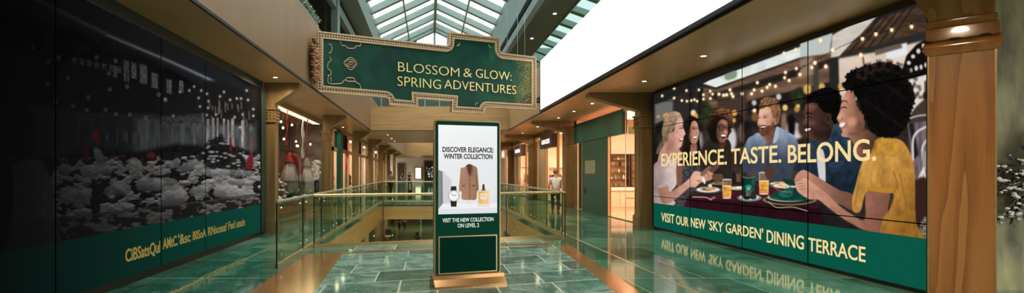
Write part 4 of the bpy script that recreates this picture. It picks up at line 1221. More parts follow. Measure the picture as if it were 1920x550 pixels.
# further shops on that side
def far_left_shop(lab, y0, y1, ym, m):
    r = thing('transom_shopfront', lab, 'shopfront', (LX, (y0 + y1) / 2, 0))
    mb = MB(); mb.box(LX - .06, LX + .06, y0, y1, 3.8, ZS - .005); mb.box(LX - .06, LX + .06, y0, y1, 2.75, 2.95); mb.box(LX - .06, LX + .06, y0, y1, 0, .1)
    for y in (y0 + .1, ym, y1 - .1): mb.box(LX - .06, LX + .06, y - .1, y + .1, .1, 3.8)
    mb.build('frame', M['bronze_pillar'], r)
    MB().box(LX - .05, LX - .03, y0 + .2, ym - .1, 2.95, 3.8).build('transom_panel', M['dark'], r)
    for a, b in ((y0 + .2, ym - .1), (ym + .1, y1 - .2)): MB().add([(LX, a, .1), (LX, b, .1), (LX, b, 2.75), (LX, a, 2.75)], [(0, 1, 2, 3)]).build('window_pane', M['shop_glass'], r)
    MB().add([(LX, ym + .1, 2.95), (LX, y1 - .2, 2.95), (LX, y1 - .2, 3.8), (LX, ym + .1, 3.8)], [(0, 1, 2, 3)]).build('transom_pane', M['shop_glass'], r)
    shell('wall_shop_left', LX - .3, -7.6, y0, y1, m)
far_left_shop('dark transom shopfront with a red ribbon past the festive window', 24.4, 31.2, 28.6, 'cream')
far_left_shop('transom shopfront between the second and third far bronze pillars', 31.5, 37.8, 34.6, 'cream')
far_left_shop('pale shopfront deep along the snowy side', 38.1, 46, 42, 'white')
far_left_shop('last shopfront on the snowy side', 46.3, 60, 53, 'cream')
shop_lamp(-6.2, 28, 1.4, 4, 200, 'lit ceiling panel behind the red ribbon shopfront'); shop_lamp(-6.2, 34.6, 1.4, 4, 220, 'lit ceiling panel behind the next transom shopfront')
shop_lamp(-6.2, 42, 1.4, 5, 260, 'lit ceiling panel behind the pale shopfront'); shop_lamp(-6.2, 53, 1.4, 6, 260, 'lit ceiling panel behind the last shopfront')
ribbon(-5.1, 28.6, 1.5, 3.4, .45, 'bright red ribbon trailing across the transom shopfront', 'cloth_bright', .5) if 'cloth_bright' in M else (M.setdefault('cloth_bright', mat('bright_red_cloth', (220, 26, 28), .6)), ribbon(-4.85, 28.2, 1.7, 3.55, .4, 'bright red ribbon trailing across the transom shopfront', 'cloth_bright', .35))
MB().box(-4.95, -4.75, 25.6, 26.4, 0, 3.9).build('pillar_green', M['green_shop'], kind='structure')
def dressed_form(x, y, z, m, lab):
    r = thing('dress_form', lab, 'dress form', (x, y, z))
    MB().lathe([(.12, .75), (.2, .85), (.16, 1.1), (.21, 1.32), (.12, 1.48), (.05, 1.56)], (x, y, z), 14, 1, .8).build('torso', M[m], r, smooth=True)
    MB().lathe([(.02, 0.03), (.02, .8)], (x, y, z), 8).build('pole', M['black'], r); MB().lathe([(.18, 0), (.18, .02), (.03, .04)], (x, y, z), 14).build('base', M['black'], r)
dressed_form(-5.5, 26.8, 0, 'cloth_red', 'dress form in red cloth behind the red ribbon'); dressed_form(-5.6, 30.0, 0, 'cloth_dark', 'dress form in dark cloth behind the transom shopfront')
dressed_form(-5.6, 33.2, 0, 'cloth_dark', 'dress form in dark cloth in the next shop along')
dressed_form(7.2, 26.6, .01, 'cloth_dark', 'dress form in dark cloth under the black shop sign'); dressed_form(7.3, 34.8, .01, 'cloth_red', 'dress form in red cloth under the plum-grey shop sign')

# ------------------------------------------------------------------ far end of the hall and the floor below
def far_panel(name, lab, x0, x1, z0, z1, m, inner=None):
    r = thing(name, lab, 'shopfront', ((x0 + x1) / 2, YE - .4, z0))
    mb = MB(); mb.ring([(x0, z0), (x1, z0), (x1, z1), (x0, z1)], [(x0 + .15, z0 + .1), (x1 - .15, z0 + .1), (x1 - .15, z1 - .15), (x0 + .15, z1 - .15)], YE - .55, YE - .3); mb.build('frame', M['bronze_pillar'], r)
    MB().box(x0 + .15, x1 - .15, YE - .4, YE - .31, z0 + .1, z1 - .15).build('panel', M[m], r)
    return r
far_panel('far_shopfront', 'dark brown shopfront at the far end of the hall', -5.2, -3.9, 0, 3.3, 'dark_wood')
far_panel('far_shopfront', 'bright lit doorway at the far end of the hall', -2.4, -1.2, .6, 2.6, 'lamp_panel')
k = far_panel('far_shopfront', 'black shopfront with white patterns at the far end behind the kiosk', -.9, 3.5, 0, 3.7, 'sign_black')
q = random.Random(3); mb = MB()
for j in range(46):
    x = -.55 + 1.5 * q.random(); z = .9 + 1.7 * q.random(); mb.box(x, x + .05 + .12 * q.random(), YE - .47, YE - .41, z, z + .05 + .12 * q.random())
mb.build('white_pattern', M['white_letter'], k)
# black store front standing on the far walkway
di = thing('directory_stand', 'small black stand with a white card on the far walkway', 'stand', (-1.45, 36, 0))
MB().box(-1.62, -1.28, 35.9, 36.1, 0, .06).build('foot', M['black'], di); MB().box(-1.6, -1.3, 35.96, 36.04, .06, 1.05).build('board', M['black'], di); MB().box(-1.52, -1.38, 35.94, 35.96, .35, .85).build('card', M['white'], di)

LZ = -4.5
MB().slab([(-9, 18), (11, 18), (11, 72), (-9, 72)], LZ - .2, LZ).build('floor_lower', mat('lower_green_floor', (104, 116, 84), .12, 0, .15, (.6, .6, 1)), kind='structure')
mb = MB(); mb.box(-9, 11, 66, 66.3, LZ, -.2); mb.box(-5.2, -4.9, 28, 66, LZ, -.2); mb.box(6.4, 6.7, 28, 66, LZ, -.2); mb.build('wall_lower', M['plaster'], kind='structure')
for k, (x, y) in enumerate(((-4.3, 36), (-4.3, 44), (-3.6, 56), (5.8, 36), (5.8, 46))):
    MB().box(x - .22, x + .22, y - .22, y + .22, LZ, -.2).build('pillar_lower', M['bronze_pillar'], kind='structure')
for k, (x0, x1, lab) in enumerate(((-4.6, -3.4, 'dark shutter beside the bronze columns on the floor below'), (-1.2, 1.4, 'wide dark slatted shutter on the floor below'), (2.4, 5, 'dark shutter on the floor below behind the kiosk'))):
    r = thing('roller_shutter', lab, 'shutter', (x0, 65.9, LZ))
    mb = MB(); mb.box(x0, x1, 65.86, 65.98, LZ, LZ + .15); mb.box(x0, x0 + .1, 65.86, 65.98, LZ, -1); mb.box(x1 - .1, x1, 65.86, 65.98, LZ, -1); mb.build('frame', M['chrome'], r)
    mb = MB()
    for j in range(12): mb.bbox(x0 + .1, x1 - .1, 65.88, 65.97, LZ + .16 + j * .27, LZ + .16 + j * .27 + .24, .02)
    mb.build('slats', mat('shutter_slat', (40, 50, 48), .4), r)
lt = [(-2.5, 40), (1.5, 40), (-2.5, 52), (1.5, 52), (4, 46)]
for k, (x, y) in enumerate(lt): shop_lamp(x, y, 1.2, 1.2, 150, ORD[k] + ' lit ceiling panel over the floor below', -.35)
MB().slab([(-9, HF), (11, HF), (11, 72), (-9, 72)], -.25, -.2).build('ceiling_lower', M['bronze_soffit'], kind='structure')
ch = thing('black_chair', 'black chair with a pale seat on the floor below', 'chair', (-3.7, 43, LZ))
mb = MB(); mb.box(-3.95, -3.45, 42.8, 43.3, LZ + .42, LZ + .5); mb.build('seat', M['cream'], ch); mb = MB(); mb.box(-3.95, -3.45, 43.25, 43.32, LZ + .5, LZ + 1.05); mb.build('backrest', M['black'], ch)
for x in (-3.92, -3.48):
    for y in (42.83, 43.27): MB().bar((x, y, LZ), (x, y, LZ + .42), .04, .04).build('leg', M['black'], ch)

# ------------------------------------------------------------------ people
def skin_mesh(joints, edges, name, m, parent, sub=1):
    """one continuous tapering surface grown along a skeleton of joints: (x, y, z, rx, ry)"""
    me = bpy.data.meshes.new(name)
    loc = parent.location
    me.from_pydata([(j[0], j[1], j[2]) for j in joints], edges, [])
    o = bpy.data.objects.new(name, me); COL.objects.link(o)
    md = o.modifiers.new('skin', 'SKIN'); md.use_smooth_shade = True
    for k, j in enumerate(joints): me.skin_vertices[0].data[k].radius = (j[3], j[4])
    me.skin_vertices[0].data[0].use_root = True
    s = o.modifiers.new('sub', 'SUBSURF'); s.levels = sub; s.render_levels = sub
    dg = bpy.context.evaluated_depsgraph_get()
    me2 = bpy.data.meshes.new_from_object(o.evaluated_get(dg))
    bpy.data.objects.remove(o); bpy.data.meshes.remove(me)
    me2.name = name; me2.materials.clear(); me2.materials.append(m)
    r = bpy.data.objects.new(name, me2); COL.objects.link(r); r.parent = parent
    return r
def person(x, y, z, face, h, lab, shirt, legs, skin='skin', hair='hair', stride=.16, sleeve=.5, longhair=False):
    """standing or walking figure about h tall, looking towards angle face (degrees, 90 = away along the hall)"""
    p = thing('person', lab, 'person', (x, y, z)); k = h / 1.75
    p.rotation_euler = (0, 0, math.radians(face - 90))
    J = [(0, 0, .95, .15, .11), (0, .01, 1.15, .135, .10), (0, .02, 1.36, .17, .11), (0, .01, 1.47, .07, .065), (0, .03, 1.55, .055, .055), (0, .05, 1.63, .085, .10), (0, .05, 1.71, .07, .085),
         (-.19, .01, 1.40, .062, .062), (-.25, -.03, 1.14, .048, .048), (-.25, .10, .91, .034, .034), (-.24, .14, .82, .035, .022),
         (.19, .01, 1.40, .062, .062), (.25, .02, 1.14, .048, .048), (.25, -.06, .90, .034, .034), (.25, -.05, .81, .035, .022),
         (-.10, 0, .86, .095, .10), (-.10, stride * .7, .50, .066, .068), (-.10, stride, .09, .042, .045), (-.10, stride + .14, .035, .036, .03),
         (.10, 0, .86, .095, .10), (.10, -stride * .3, .50, .066, .068), (.10, -stride, .10, .042, .045), (.10, -stride + .14, .035, .036, .03)]
    J = [tuple(v * k for v in j) for j in J]
    E = [(0, 1), (1, 2), (2, 3), (3, 4), (4, 5), (5, 6), (2, 7), (7, 8), (8, 9), (9, 10), (2, 11), (11, 12), (12, 13), (13, 14), (0, 15), (15, 16), (16, 17), (17, 18), (0, 19), (19, 20), (20, 21), (21, 22)]
    skin_mesh(J, E, 'body', M[skin], p)
    g = .014 * k
    S = [J[1], J[0], J[2], J[3], J[7], J[8], J[11], J[12]]
    S = [(a, b, c, r1 + g, r2 + g) for a, b, c, r1, r2 in S]; S[3] = (S[3][0], S[3][1], S[3][2] - .03 * k, S[3][3], S[3][4])
    for q in (5, 7):                                    # sleeve ends part way down the arm
        s0 = S[4] if q == 5 else S[6]; t = sleeve
        S[q] = tuple(s0[i] + (S[q][i] - s0[i]) * t for i in range(5))
    skin_mesh(S, [(0, 1), (0, 2), (2, 3), (2, 4), (4, 5), (2, 6), (6, 7)], 'shirt', M[shirt], p)
    Lg = [(J[0][0], J[0][1], J[0][2] - .02 * k, .155 * k, .12 * k)] + [(a, b, c, r1 + g, r2 + g) for a, b, c, r1, r2 in (J[15], J[16], J[17], J[19], J[20], J[21])]
    skin_mesh(Lg, [(0, 1), (1, 2), (2, 3), (0, 4), (4, 5), (5, 6)], 'trousers', M[legs], p)
    mb = MB(); c = (0, .035 * k, 1.685 * k)
    mb.ball(c, .108 * k, 12, .93, 1.08, 1.0)
    if longhair: mb.ball((0, -.03 * k, 1.58 * k), .1 * k, 10, .95, .6, 1.5)
    me = mb.build('hair', M[hair], None, smooth=True); me.parent = p
    for s, st in ((-1, stride), (1, -stride)):
        mb = MB(); mb.ball((s * .10 * k, st + .06 * k, .045 * k), .055 * k, 10, .85, 2.2, .8); o = mb.build('shoe', M['black'], None, smooth=True); o.parent = p
    return p
person(5.05, 19.2, 0, 80, 1.73, 'person in a white shirt and black trousers walking away along the walkway', 'cloth_white', 'cloth_dark', hair='hair_light', stride=.2)
person(-2.85, 35.5, 0, 250, 1.72, 'person in dark grey clothes standing on the far walkway beside the bronze pillars', 'cloth_grey', 'cloth_dark', stride=.1, sleeve=.9, longhair=True)
person(-2.6, 62, 0, 100, 1.7, 'tiny dark-clothed person at the far end of the hall, nearer the lit doorway', 'cloth_dark', 'cloth_dark')
person(-3.6, 64, 0, 100, 1.68, 'tiny dark-clothed person at the far end of the hall, before the brown shopfront', 'cloth_dark', 'cloth_grey')
person(-3.15, 50, LZ, 60, 1.75, 'dark-clothed person walking on the floor below beside a companion', 'cloth_dark', 'cloth_dark', sleeve=.95)
person(-2.6, 50.6, LZ, 60, 1.68, 'person in grey clothes walking on the floor below', 'cloth_grey', 'cloth_dark', longhair=True)
person(-.88, 35.5, LZ, 90, 1.72, 'person in a brown top standing on the floor below near the shutter', 'cloth_brown' if 'cloth_brown' in M else (M.setdefault('cloth_brown', mat('brown_cloth', (96, 56, 46), .8)) and 'cloth_brown'), 'cloth_dark', longhair=True)

# ------------------------------------------------------------------ green wall with snowy branches past the oak pillar
M['green_wash'] = mat('mottled_green_plaster', (124, 120, 86), 0.75, 0, .3, (3.2, 2.2, 1.2), bump=.25)
MB().box(6.9, 12, 6.55, 6.8, 0, ZS).build('wall_corner', M['green_wash'], kind='structure')
br = thing('snowy_branches', 'dark fir branches laden with snow on the mottled green wall', 'branches', (8.05, 6.47, 1.5))
rr = random.Random(21)
tw, nl, sn = MB(), MB(), MB()
root = Vector((8.12, 6.47, 1.5))
for k in range(46):
    a = math.radians(360 * rr.random()); L = .3 + .55 * rr.random()
    d = Vector((math.cos(a), -.12 * rr.random(), math.sin(a)))
    o = root + Vector((.25 * (rr.random() - .5), -.05 * rr.random(), .5 * (rr.random() - .4)))
    pts = [o + d * L * t + Vector((0, 0, -.12 * L * t * t)) for t in (0, .3, .6, 1)]
    pts = [Vector((p.x, min(p.y, 6.53), p.z)) for p in pts]
    tw.tube(pts, [.014, .011, .008, .004], 6)
    for j in range(46):
        t = .15 + .85 * rr.random(); p = o + d * L * t + Vector((0, 0, -.12 * L * t * t)); p.y = min(p.y, 6.53)
        e = (d + Vector((rr.random() - .5, -.3 * rr.random(), rr.random() - .5)) * 1.3).normalized() * (.07 + .08 * rr.random())
        s = e.cross(Vector((0, 1, .2))).normalized() * .016
        nl.add([tuple(p - s), tuple(p + s), tuple(p + e)], [(0, 1, 2)])
        if rr.random() < .13: sn.ball(tuple(p + e * .5 + Vector((0, -.02, .01))), .008 + .018 * rr.random(), 8, 1.7, .8, .8, .7, rr)
tw.build('twig', M['dark_wood'], br); nl.build('needles', mat('dark_fir_needles', (30, 36, 24), .7, 0, .3, (9, 9, 9)), br, 'stuff'); sn.build('snow', M['snow'], br, 'stuff', smooth=True)

# ------------------------------------------------------------------ picture screens
M['screen'] = screen_mat('lit_picture_screen', 1.0)
M['cream_letter'] = letter_mat('cream_gold_letters', (246, 218, 152))
M['band'] = letter_mat('lit_green_band', (4, 84, 66))
M['seam'] = mat('screen_seam', (3, 3, 3), 0.8, spec=0)
# diners screen
DF = Frame(XR, 0, 90, -1)
D0, D1, DT, DB = 6.26, 13.9, 3.87, 0.74
ds = thing('video_wall', 'huge lit video wall showing friends dining under string lights', 'video wall', (XR, 10, .055))
MB().box(XR + .003, XR + .119, D0, D1, .0, DT + .03).build('cabinet', M['black'], ds)
mb = MB(DF); mb.ring([(D0 - .03, .055), (D1 + .05, .055), (D1 + .05, DT + .06), (D0 - .03, DT + .06)], [(D0, .06), (D1, .06), (D1, DT), (D0, DT)], -.1, .02); mb.build('frame', M['black'], ds)
MB(DF).box(D0, D1, -.003, .0, .06, DB).build('green_band', M['band'], ds)
mb = MB(DF)
words_into(mb, [('EXPERIENCE.', (1240, 287, 312), (1363, 279, 308)), ('TASTE.', (1371, 278, 307), (1465, 271, 305)), ('BELONG.', (1477.5, 270, 305), (1643, 259, 301))], DF, .001, .004, 0.014)
mb.build('headline', M['cream_letter'], ds)
mb = MB(DF)
words_into(mb, [('VISIT', (1240, 398, 415.5), (1264.5, 402, 419)), ('OUR', (1268, 404, 421), (1291, 407, 425)), ('NEW', (1295.5, 408, 426), (1323, 411.5, 430)), ("'SKY", (1328, 413, 431), (1356, 417, 436)),
                ("GARDEN'", (1361, 418, 437), (1431, 428, 449)), ('DINING', (1438, 431, 455), (1507.5, 441, 468)), ('TERRACE', (1516, 445, 470), (1623, 462, 492.5))], DF, .001, .004, 0.010)
mb.build('caption', M['cream_letter'], ds)
mb = MB(DF)
for px in (1294, 1391.5, 1515): mb.box(DF.u(px) - .009, DF.u(px) + .009, .0, .003, .06, DT)
for z in (.93, 2.90): mb.box(D0, D1, .0, .003, z - .008, z + .008)
mb.build('seam', M['seam'], ds)

C = Canvas(DF, D0, D1, DB, DT, 540, 400)
def paint_diners(C):
    P, E, Ln, G = C.poly, C.ell, C.line, C.glow
    C.at(0, 0, 1)
    C.all(grad((0, 20), (74, 62, 52), (0, 330), (66, 54, 46)), (40, 18, .35, 3))
    # covered terrace: roofs, rails, far wall
    P([(1226, 178), (1320, 150), (1320, 215), (1226, 240)], (62, 58, 55), 3, smooth=False)
    P([(1228, 196), (1262, 186), (1262, 225), (1228, 232)], (116, 116, 112), 3, smooth=False)
    P([(1226, 178), (1516, 66), (1742, -14), (1742, 10), (1516, 84), (1318, 160), (1226, 196)], (52, 52, 52), 1.5, smooth=False)
    P([(1318, 157), (1330, 151), (1516, 82), (1560, 64), (1556, 84), (1516, 102), (1342, 164)], (206, 212, 206), 1.2, smooth=False, tex=(14, 9, .12))
    P([(1360, 140), (1380, 133), (1380, 145), (1362, 150)], (130, 150, 120), 2)
    P([(1318, 164), (1342, 168), (1516, 106), (1570, 86), (1570, 150), (1420, 190), (1318, 206)], (128, 96, 74), 2, smooth=False, tex=(50, 6, .2))
    P([(1330, 178), (1520, 122), (1600, 96), (1600, 106), (1520, 136), (1340, 188)], (60, 52, 46), 2, smooth=False)
    P([(1400, 190), (1570, 152), (1570, 190), (1400, 214)], (52, 42, 38), 3, smooth=False)
    P([(1345, 176), (1400, 168), (1400, 232), (1345, 238)], (88, 70, 58), 4, smooth=False)
    P([(1309, 168), (1318, 165), (1318, 330), (1309, 330)], (44, 42, 44), 1.5, smooth=False)
    P([(1292, 172), (1300, 170), (1300, 235), (1292, 238)], (50, 48, 46), 1.5, smooth=False)
    P([(1228, 245), (1250, 230), (1262, 290), (1228, 320)], (40, 38, 36), 4)
    for x, y, r in ((1322, 200, 9), (1330, 212, 10), (1320, 222, 9), (1500, 175, 10), (1496, 190, 9), (1490, 180, 8)): E(x, y, r, r * 1.2, (58, 72, 40), 4, tex=(3, 3, .4))
    # far gable and rooflights
    P([(1560, 66), (1596, 46), (1645, 30), (1600, 80), (1572, 108), (1558, 108)], (196, 186, 174), 2, smooth=False, tex=(20, 6, .1))
    P([(1500, 82), (1560, 62), (1556, 100), (1500, 108)], (178, 184, 180), 2, smooth=False)
    P([(1572, 108), (1600, 76), (1652, 34), (1742, 2), (1742, 62), (1660, 80)], (92, 68, 50), 2, smooth=False, tex=(30, 5, .3))
    for k in range(5): Ln([(1584 + 22 * k, 108 - 9 * k), (1650 + 16 * k, 34 - 6 * k)], 2.2, (58, 42, 34), 1)
    P([(1574, 106), (1742, 56), (1742, 76), (1640, 100), (1574, 118)], (64, 62, 58), 1.5, smooth=False)
    P([(1560, 112), (1640, 98), (1742, 74), (1742, 190), (1560, 190)], (206, 186, 168), 3, smooth=False, tex=(30, 22, .08))
    P([(1660, 90), (1700, 80), (1702, 104), (1662, 110)], (212, 218, 222), 2, smooth=False)
    P([(1640, 94), (1690, 82), (1692, 90), (1642, 104)], (120, 100, 84), 2, smooth=False)
    P([(1555, 110), (1572, 106), (1574, 180), (1555, 180)], (58, 58, 54), 2, smooth=False)
    P([(1524, 124), (1534, 121), (1536, 172), (1524, 172)], (84, 80, 72), 2, smooth=False)
    P([(1500, 112), (1524, 106), (1526, 140), (1500, 144)], (150, 124, 104), 3, smooth=False)
    Ln([(1618, 108), (1620, 122)], 3, (120, 80, 50), 1)
    # dark ironwork canopy with pale holes
    P([(1692, 130), (1700, 104), (1718, 84), (1742, 70), (1742, 138), (1715, 150), (1696, 148)], (40, 28, 26), 1.5, smooth=False)
    for x, y, rx, ry in ((1712, 106, 4, 4), (1722, 96, 4, 5), (1732, 86, 4, 5), (1738, 100, 3, 6), (1704, 118, 4, 4), (1718, 128, 3.5, 5), (1727, 126, 3, 5), (1736, 122, 3, 5), (1708, 132, 3, 4)): E(x, y, rx, ry, (206, 200, 196), .8)
    P([(1694, 152), (1742, 138), (1742, 235), (1700, 235)], (214, 202, 192), 2, smooth=False)
    P([(1733, 152), (1742, 150), (1742, 178), (1733, 180)], (98, 86, 84), 1, smooth=False)
    E(1736, 180, 6, 8, (58, 46, 42), 1.5)
    P([(1708, 214), (1722, 196), (1742, 186), (1742, 240), (1700, 232)], (86, 72, 64), 2)
    P([(1702, 232), (1742, 226), (1742, 345), (1712, 345)], (116, 100, 104), 2, smooth=False, tex=(4, 40, .3))
    P([(1704, 232), (1712, 230), (1722, 290), (1714, 300)], (52, 44, 48), 2, smooth=False)
    Ln([(1706, 222), (1724, 217), (1742, 216)], 2.2, (214, 210, 204), .7)
    Ln([(1712, 300), (1712, 262), (1722, 246), (1742, 236)], 4, (206, 200, 196), .8)
    Ln([(1730, 300), (1730, 275), (1742, 258)], 3.5, (206, 200, 196), .8)
    P([(1729, 285), (1738, 283), (1738, 318), (1729, 318)], (150, 146, 142), 1, smooth=False)
    for dx in (-14, -6, 4): Ln([(1732, 316), (1732 + dx, 344)], 3, (216, 212, 206), .8)
    P([(1712, 345), (1742, 338), (1742, 400), (1718, 420)], (84, 48, 38), 3)
    P([(1728, 415), (1742, 405), (1742, 449), (1722, 446)], (120, 112, 100), 2, tex=(2, 2, .9))
    # blurred guests and lamps behind
    for x, y, rx, ry, c in ((1237, 262, 7, 12, (60, 54, 52)), (1246, 240, 5, 8, (80, 60, 50)), (1366, 262, 15, 26, (190, 188, 194)), (1384, 225, 9, 11, (58, 42, 36)), (1392, 250, 8, 18, (120, 96, 84)), (1480, 230, 10, 12, (26, 22, 24)),
                            (1488, 246, 20, 16, (198, 192, 190)), (1484, 236, 7, 22, (30, 26, 28)), (1470, 232, 6, 20, (150, 110, 90)), (1400, 240, 6, 14, (40, 34, 36)), (1404, 262, 9, 20, (56, 46, 44)), (1394, 285, 8, 10, (120, 90, 72)), (1506, 240, 10, 16, (90, 66, 52)), (1330, 266, 6, 24, (80, 70, 62)), (1313, 265, 5, 18, (150, 140, 132))):
        E(x, y, rx, ry, c, 4)
    C.blur(2)
    for x, y, r, c in ((1246, 217, 3, (230, 150, 60)), (1250, 215, 3, (230, 150, 60)), (1234, 219, 2.5, (230, 150, 60)), (1300, 212, 5, (240, 220, 180)), (1304, 218, 5, (235, 160, 60)), (1377, 212, 5, (235, 160, 70)), (1376, 226, 4, (235, 160, 70)), (1414, 208, 4, (230, 160, 80)), (1416, 220, 7, (150, 96, 50)), (1514, 168, 8, (220, 170, 80)), (1541, 163, 6, (225, 175, 80)), (1576, 162, 5, (220, 150, 60)), (1472, 202, 5, (250, 200, 110)), (1460, 182, 5, (200, 200, 205)), (1414, 193, 4.5, (190, 195, 205)), (1496, 200, 4, (240, 200, 120)), (1494, 205, 5, (200, 140, 60))):
        E(x, y, r, r * 1.15, c, 2.5, .9)
    # string lights
    for k in ([(1226, 186), (1290, 192), (1380, 182), (1470, 140), (1510, 122)], [(1318, 172), (1380, 172), (1420, 156), (1500, 140)], [(1470, 150), (1500, 130), (1560, 96), (1620, 70), (1712, 46)]): Ln(k, .9, (40, 34, 30), .6, .8)
    for X, Y in ((54, 450), (110, 415), (110, 460), (146, 472), (168, 425), (170, 475), (190, 472), (205, 468), (218, 475), (226, 422), (247, 465), (247, 445), (279, 428), (280, 462), (290, 442), (320, 442), (342, 447), (356, 445), (372, 422), (379, 440), (386, 453), (429, 440), (473, 440), (485, 422), (500, 388), (522, 427), (546, 410), (558, 397), (585, 405), (487, 518), (632, 340), (628, 365), (649, 378), (683, 322), (698, 350), (680, 233), (625, 250)):
        G(1220 + X / 2.5, Y / 2.5, 2.0 if X < 300 else 2.5, None)
    for X, Y in ((96, 190), (153, 235), (70, 295), (55, 317), (121, 312), (0, 350), (293, 182), (356, 160), (430, 140), (523, 125), (285, 258)): G(1500 + X / 2.5, Y / 2.5, 3.2 if X > 60 else 2.6, None)
    for X, Y in ((293, 168), (356, 146), (430, 126), (523, 110)): E(1500 + X / 2.5, Y / 2.5, 1.8, 2.4, (40, 34, 30), .7)

    # bearded man in a pale blue shirt
    C.at(1390, 170, 4.58)
    P([(30, 470), (60, 410), (100, 385), (145, 362), (185, 400), (205, 455), (270, 440), (300, 315), (380, 345), (450, 385), (478, 430), (500, 500), (520, 640), (480, 760), (120, 780), (20, 700), (5, 560)], grad((0, 380), (138, 154, 176), (0, 600), (72, 82, 104)), .8, tex=(9, 14, .14))
    P([(190, 385), (262, 340), (302, 295), (300, 345), (285, 420), (240, 458), (205, 455)], grad((200, 0), (168, 112, 92), (300, 0), (120, 78, 64)), .8)
    P([(270, 440), (300, 318), (322, 325), (318, 400), (290, 450)], (160, 176, 196), .6); P([(183, 395), (195, 400), (212, 456), (196, 460)], (120, 136, 160), .6)
    P([(158, 160), (200, 140), (248, 145), (268, 190), (276, 240), (300, 225), (312, 250), (300, 290), (280, 300), (262, 340), (235, 380), (195, 392), (162, 375), (156, 330), (138, 285), (145, 250), (150, 210)], grad((150, 0), (226, 172, 148), (290, 0), (184, 124, 98)), .7, tex=(6, 6, .06))
    P([(150, 300), (166, 305), (160, 322), (200, 335), (216, 312), (232, 298), (252, 300), (276, 262), (280, 285), (268, 335), (240, 378), (197, 394), (165, 382), (153, 345)], (128, 74, 46), 1.0, tex=(3, 3, .3))
    P([(158, 302), (180, 296), (212, 298), (222, 308), (200, 314), (166, 312)], (142, 86, 56), .6)
    P([(166, 312), (212, 308), (206, 326), (184, 332), (168, 326)], (92, 30, 30), .5); P([(168, 312), (210, 308), (204, 316), (172, 319)], (238, 226, 216), .4)
    P([(146, 250), (156, 252), (152, 290), (138, 286)], (214, 150, 126), .6); Ln([(140, 285), (150, 292), (165, 286)], 1.0, (150, 92, 74), .5)
    Ln([(186, 232), (202, 228), (218, 234)], 1.1, (70, 44, 36), .5); Ln([(148, 238), (156, 236), (164, 238)], 1.0, (70, 44, 36), .5); Ln([(184, 218), (205, 212), (224, 220)], 1.2, (150, 98, 66), .6); Ln([(147, 226), (162, 222)], 1.1, (150, 98, 66), .6)
    E(205, 268, 14, 12, (226, 150, 128), 2, .6); E(296, 255, 9, 20, (190, 128, 104), .8); E(296, 256, 4, 11, (140, 86, 68), .8)
    P([(156, 140), (160, 100), (180, 74), (222, 56), (280, 60), (318, 88), (334, 140), (334, 200), (322, 262), (306, 295), (298, 240), (278, 232), (262, 190), (248, 146), (214, 142), (180, 158), (158, 158)], (142, 96, 60), .9, rag=1.2, tex=(3, 5, .4))
    for k in range(7): Ln([(170 + 18 * k, 135 - 3 * k), (195 + 18 * k, 92 - 2 * k), (240 + 12 * k, 72 + 6 * k)], 1.2, (190, 142, 96) if k % 2 else (104, 68, 44), .7, .7)
    # woman with curly hair and glasses, olive top
    C.at(1310, 190, 5)
    P([(25, 560), (35, 440), (75, 378), (130, 368), (200, 402), (262, 355), (298, 395), (308, 470), (310, 640), (290, 760), (20, 760)], (66, 58, 48), .9, tex=(8, 14, .18))
    P([(100, 185), (112, 125), (160, 85), (215, 62), (268, 68), (302, 100), (314, 150), (318, 220), (304, 285), (282, 325), (266, 352), (236, 380), (160, 372), (118, 378), (104, 330), (84, 275), (90, 225)], grad((230, 70), (146, 90, 58), (170, 280), (44, 28, 22)), 1.4, rag=3, rs=2.2, tex=(2.4, 2.4, .55))
    P([(140, 150), (190, 140), (240, 150), (268, 180), (180, 200), (168, 330), (200, 400), (120, 370), (112, 260)], (40, 26, 22), 3, .8)
    P([(190, 190), (225, 168), (260, 190), (276, 240), (273, 290), (263, 335), (250, 372), (226, 392), (195, 382), (170, 342), (168, 282), (175, 230)], grad((175, 0), (128, 78, 58), (275, 0), (188, 124, 96)), .7, tex=(6, 6, .06))
    Ln([(190, 236), (196, 274), (232, 274), (240, 240), (192, 236)], 1.0, (26, 20, 20), .4, smooth=False); Ln([(250, 242), (254, 272), (274, 270), (274, 240), (250, 242)], 1.0, (26, 20, 20), .4, smooth=False)
    Ln([(240, 246), (250, 246)], .9, (26, 20, 20), .4); Ln([(174, 240), (190, 242)], .9, (26, 20, 20), .4)
    E(216, 254, 8, 5, (60, 38, 32), .5); E(263, 254, 6, 4, (60, 38, 32), .5); Ln([(196, 226), (216, 218), (236, 228)], 1.2, (50, 32, 28), .5); Ln([(250, 226), (270, 226)], 1.1, (50, 32, 28), .5)
    P([(240, 262), (252, 270), (258, 295), (238, 296)], (198, 132, 104), .8)
    P([(208, 316), (232, 308), (254, 316), (248, 344), (234, 354), (216, 340)], (122, 40, 40), .5); P([(210, 317), (232, 312), (252, 317), (246, 330), (218, 330)], (242, 234, 228), .4)
    P([(196, 380), (226, 392), (250, 370), (252, 410), (220, 440), (196, 420)], (116, 72, 56), .9)
    # two women seated at the near end
    C.at(1225, 180, 5)
    P([(286, 300), (296, 232), (330, 196), (380, 194), (416, 224), (428, 280), (436, 330), (430, 400), (440, 470), (450, 540), (440, 640), (268, 640), (276, 500), (296, 400)], (50, 34, 30), .9, tex=(3, 9, .35))
    P([(345, 292), (368, 236), (402, 240), (421, 290), (430, 345), (422, 382), (416, 412), (400, 446), (376, 456), (350, 432), (336, 382)], grad((340, 0), (168, 112, 92), (425, 0), (206, 150, 124)), .7, tex=(6, 6, .06))
    Ln([(362, 312), (378, 306), (392, 312)], 1.2, (44, 28, 26), .5); Ln([(406, 308), (420, 308)], 1.1, (44, 28, 26), .5); Ln([(360, 296), (380, 290), (394, 296)], .9, (60, 38, 32), .5); Ln([(406, 292), (420, 294)], .8, (60, 38, 32), .5)
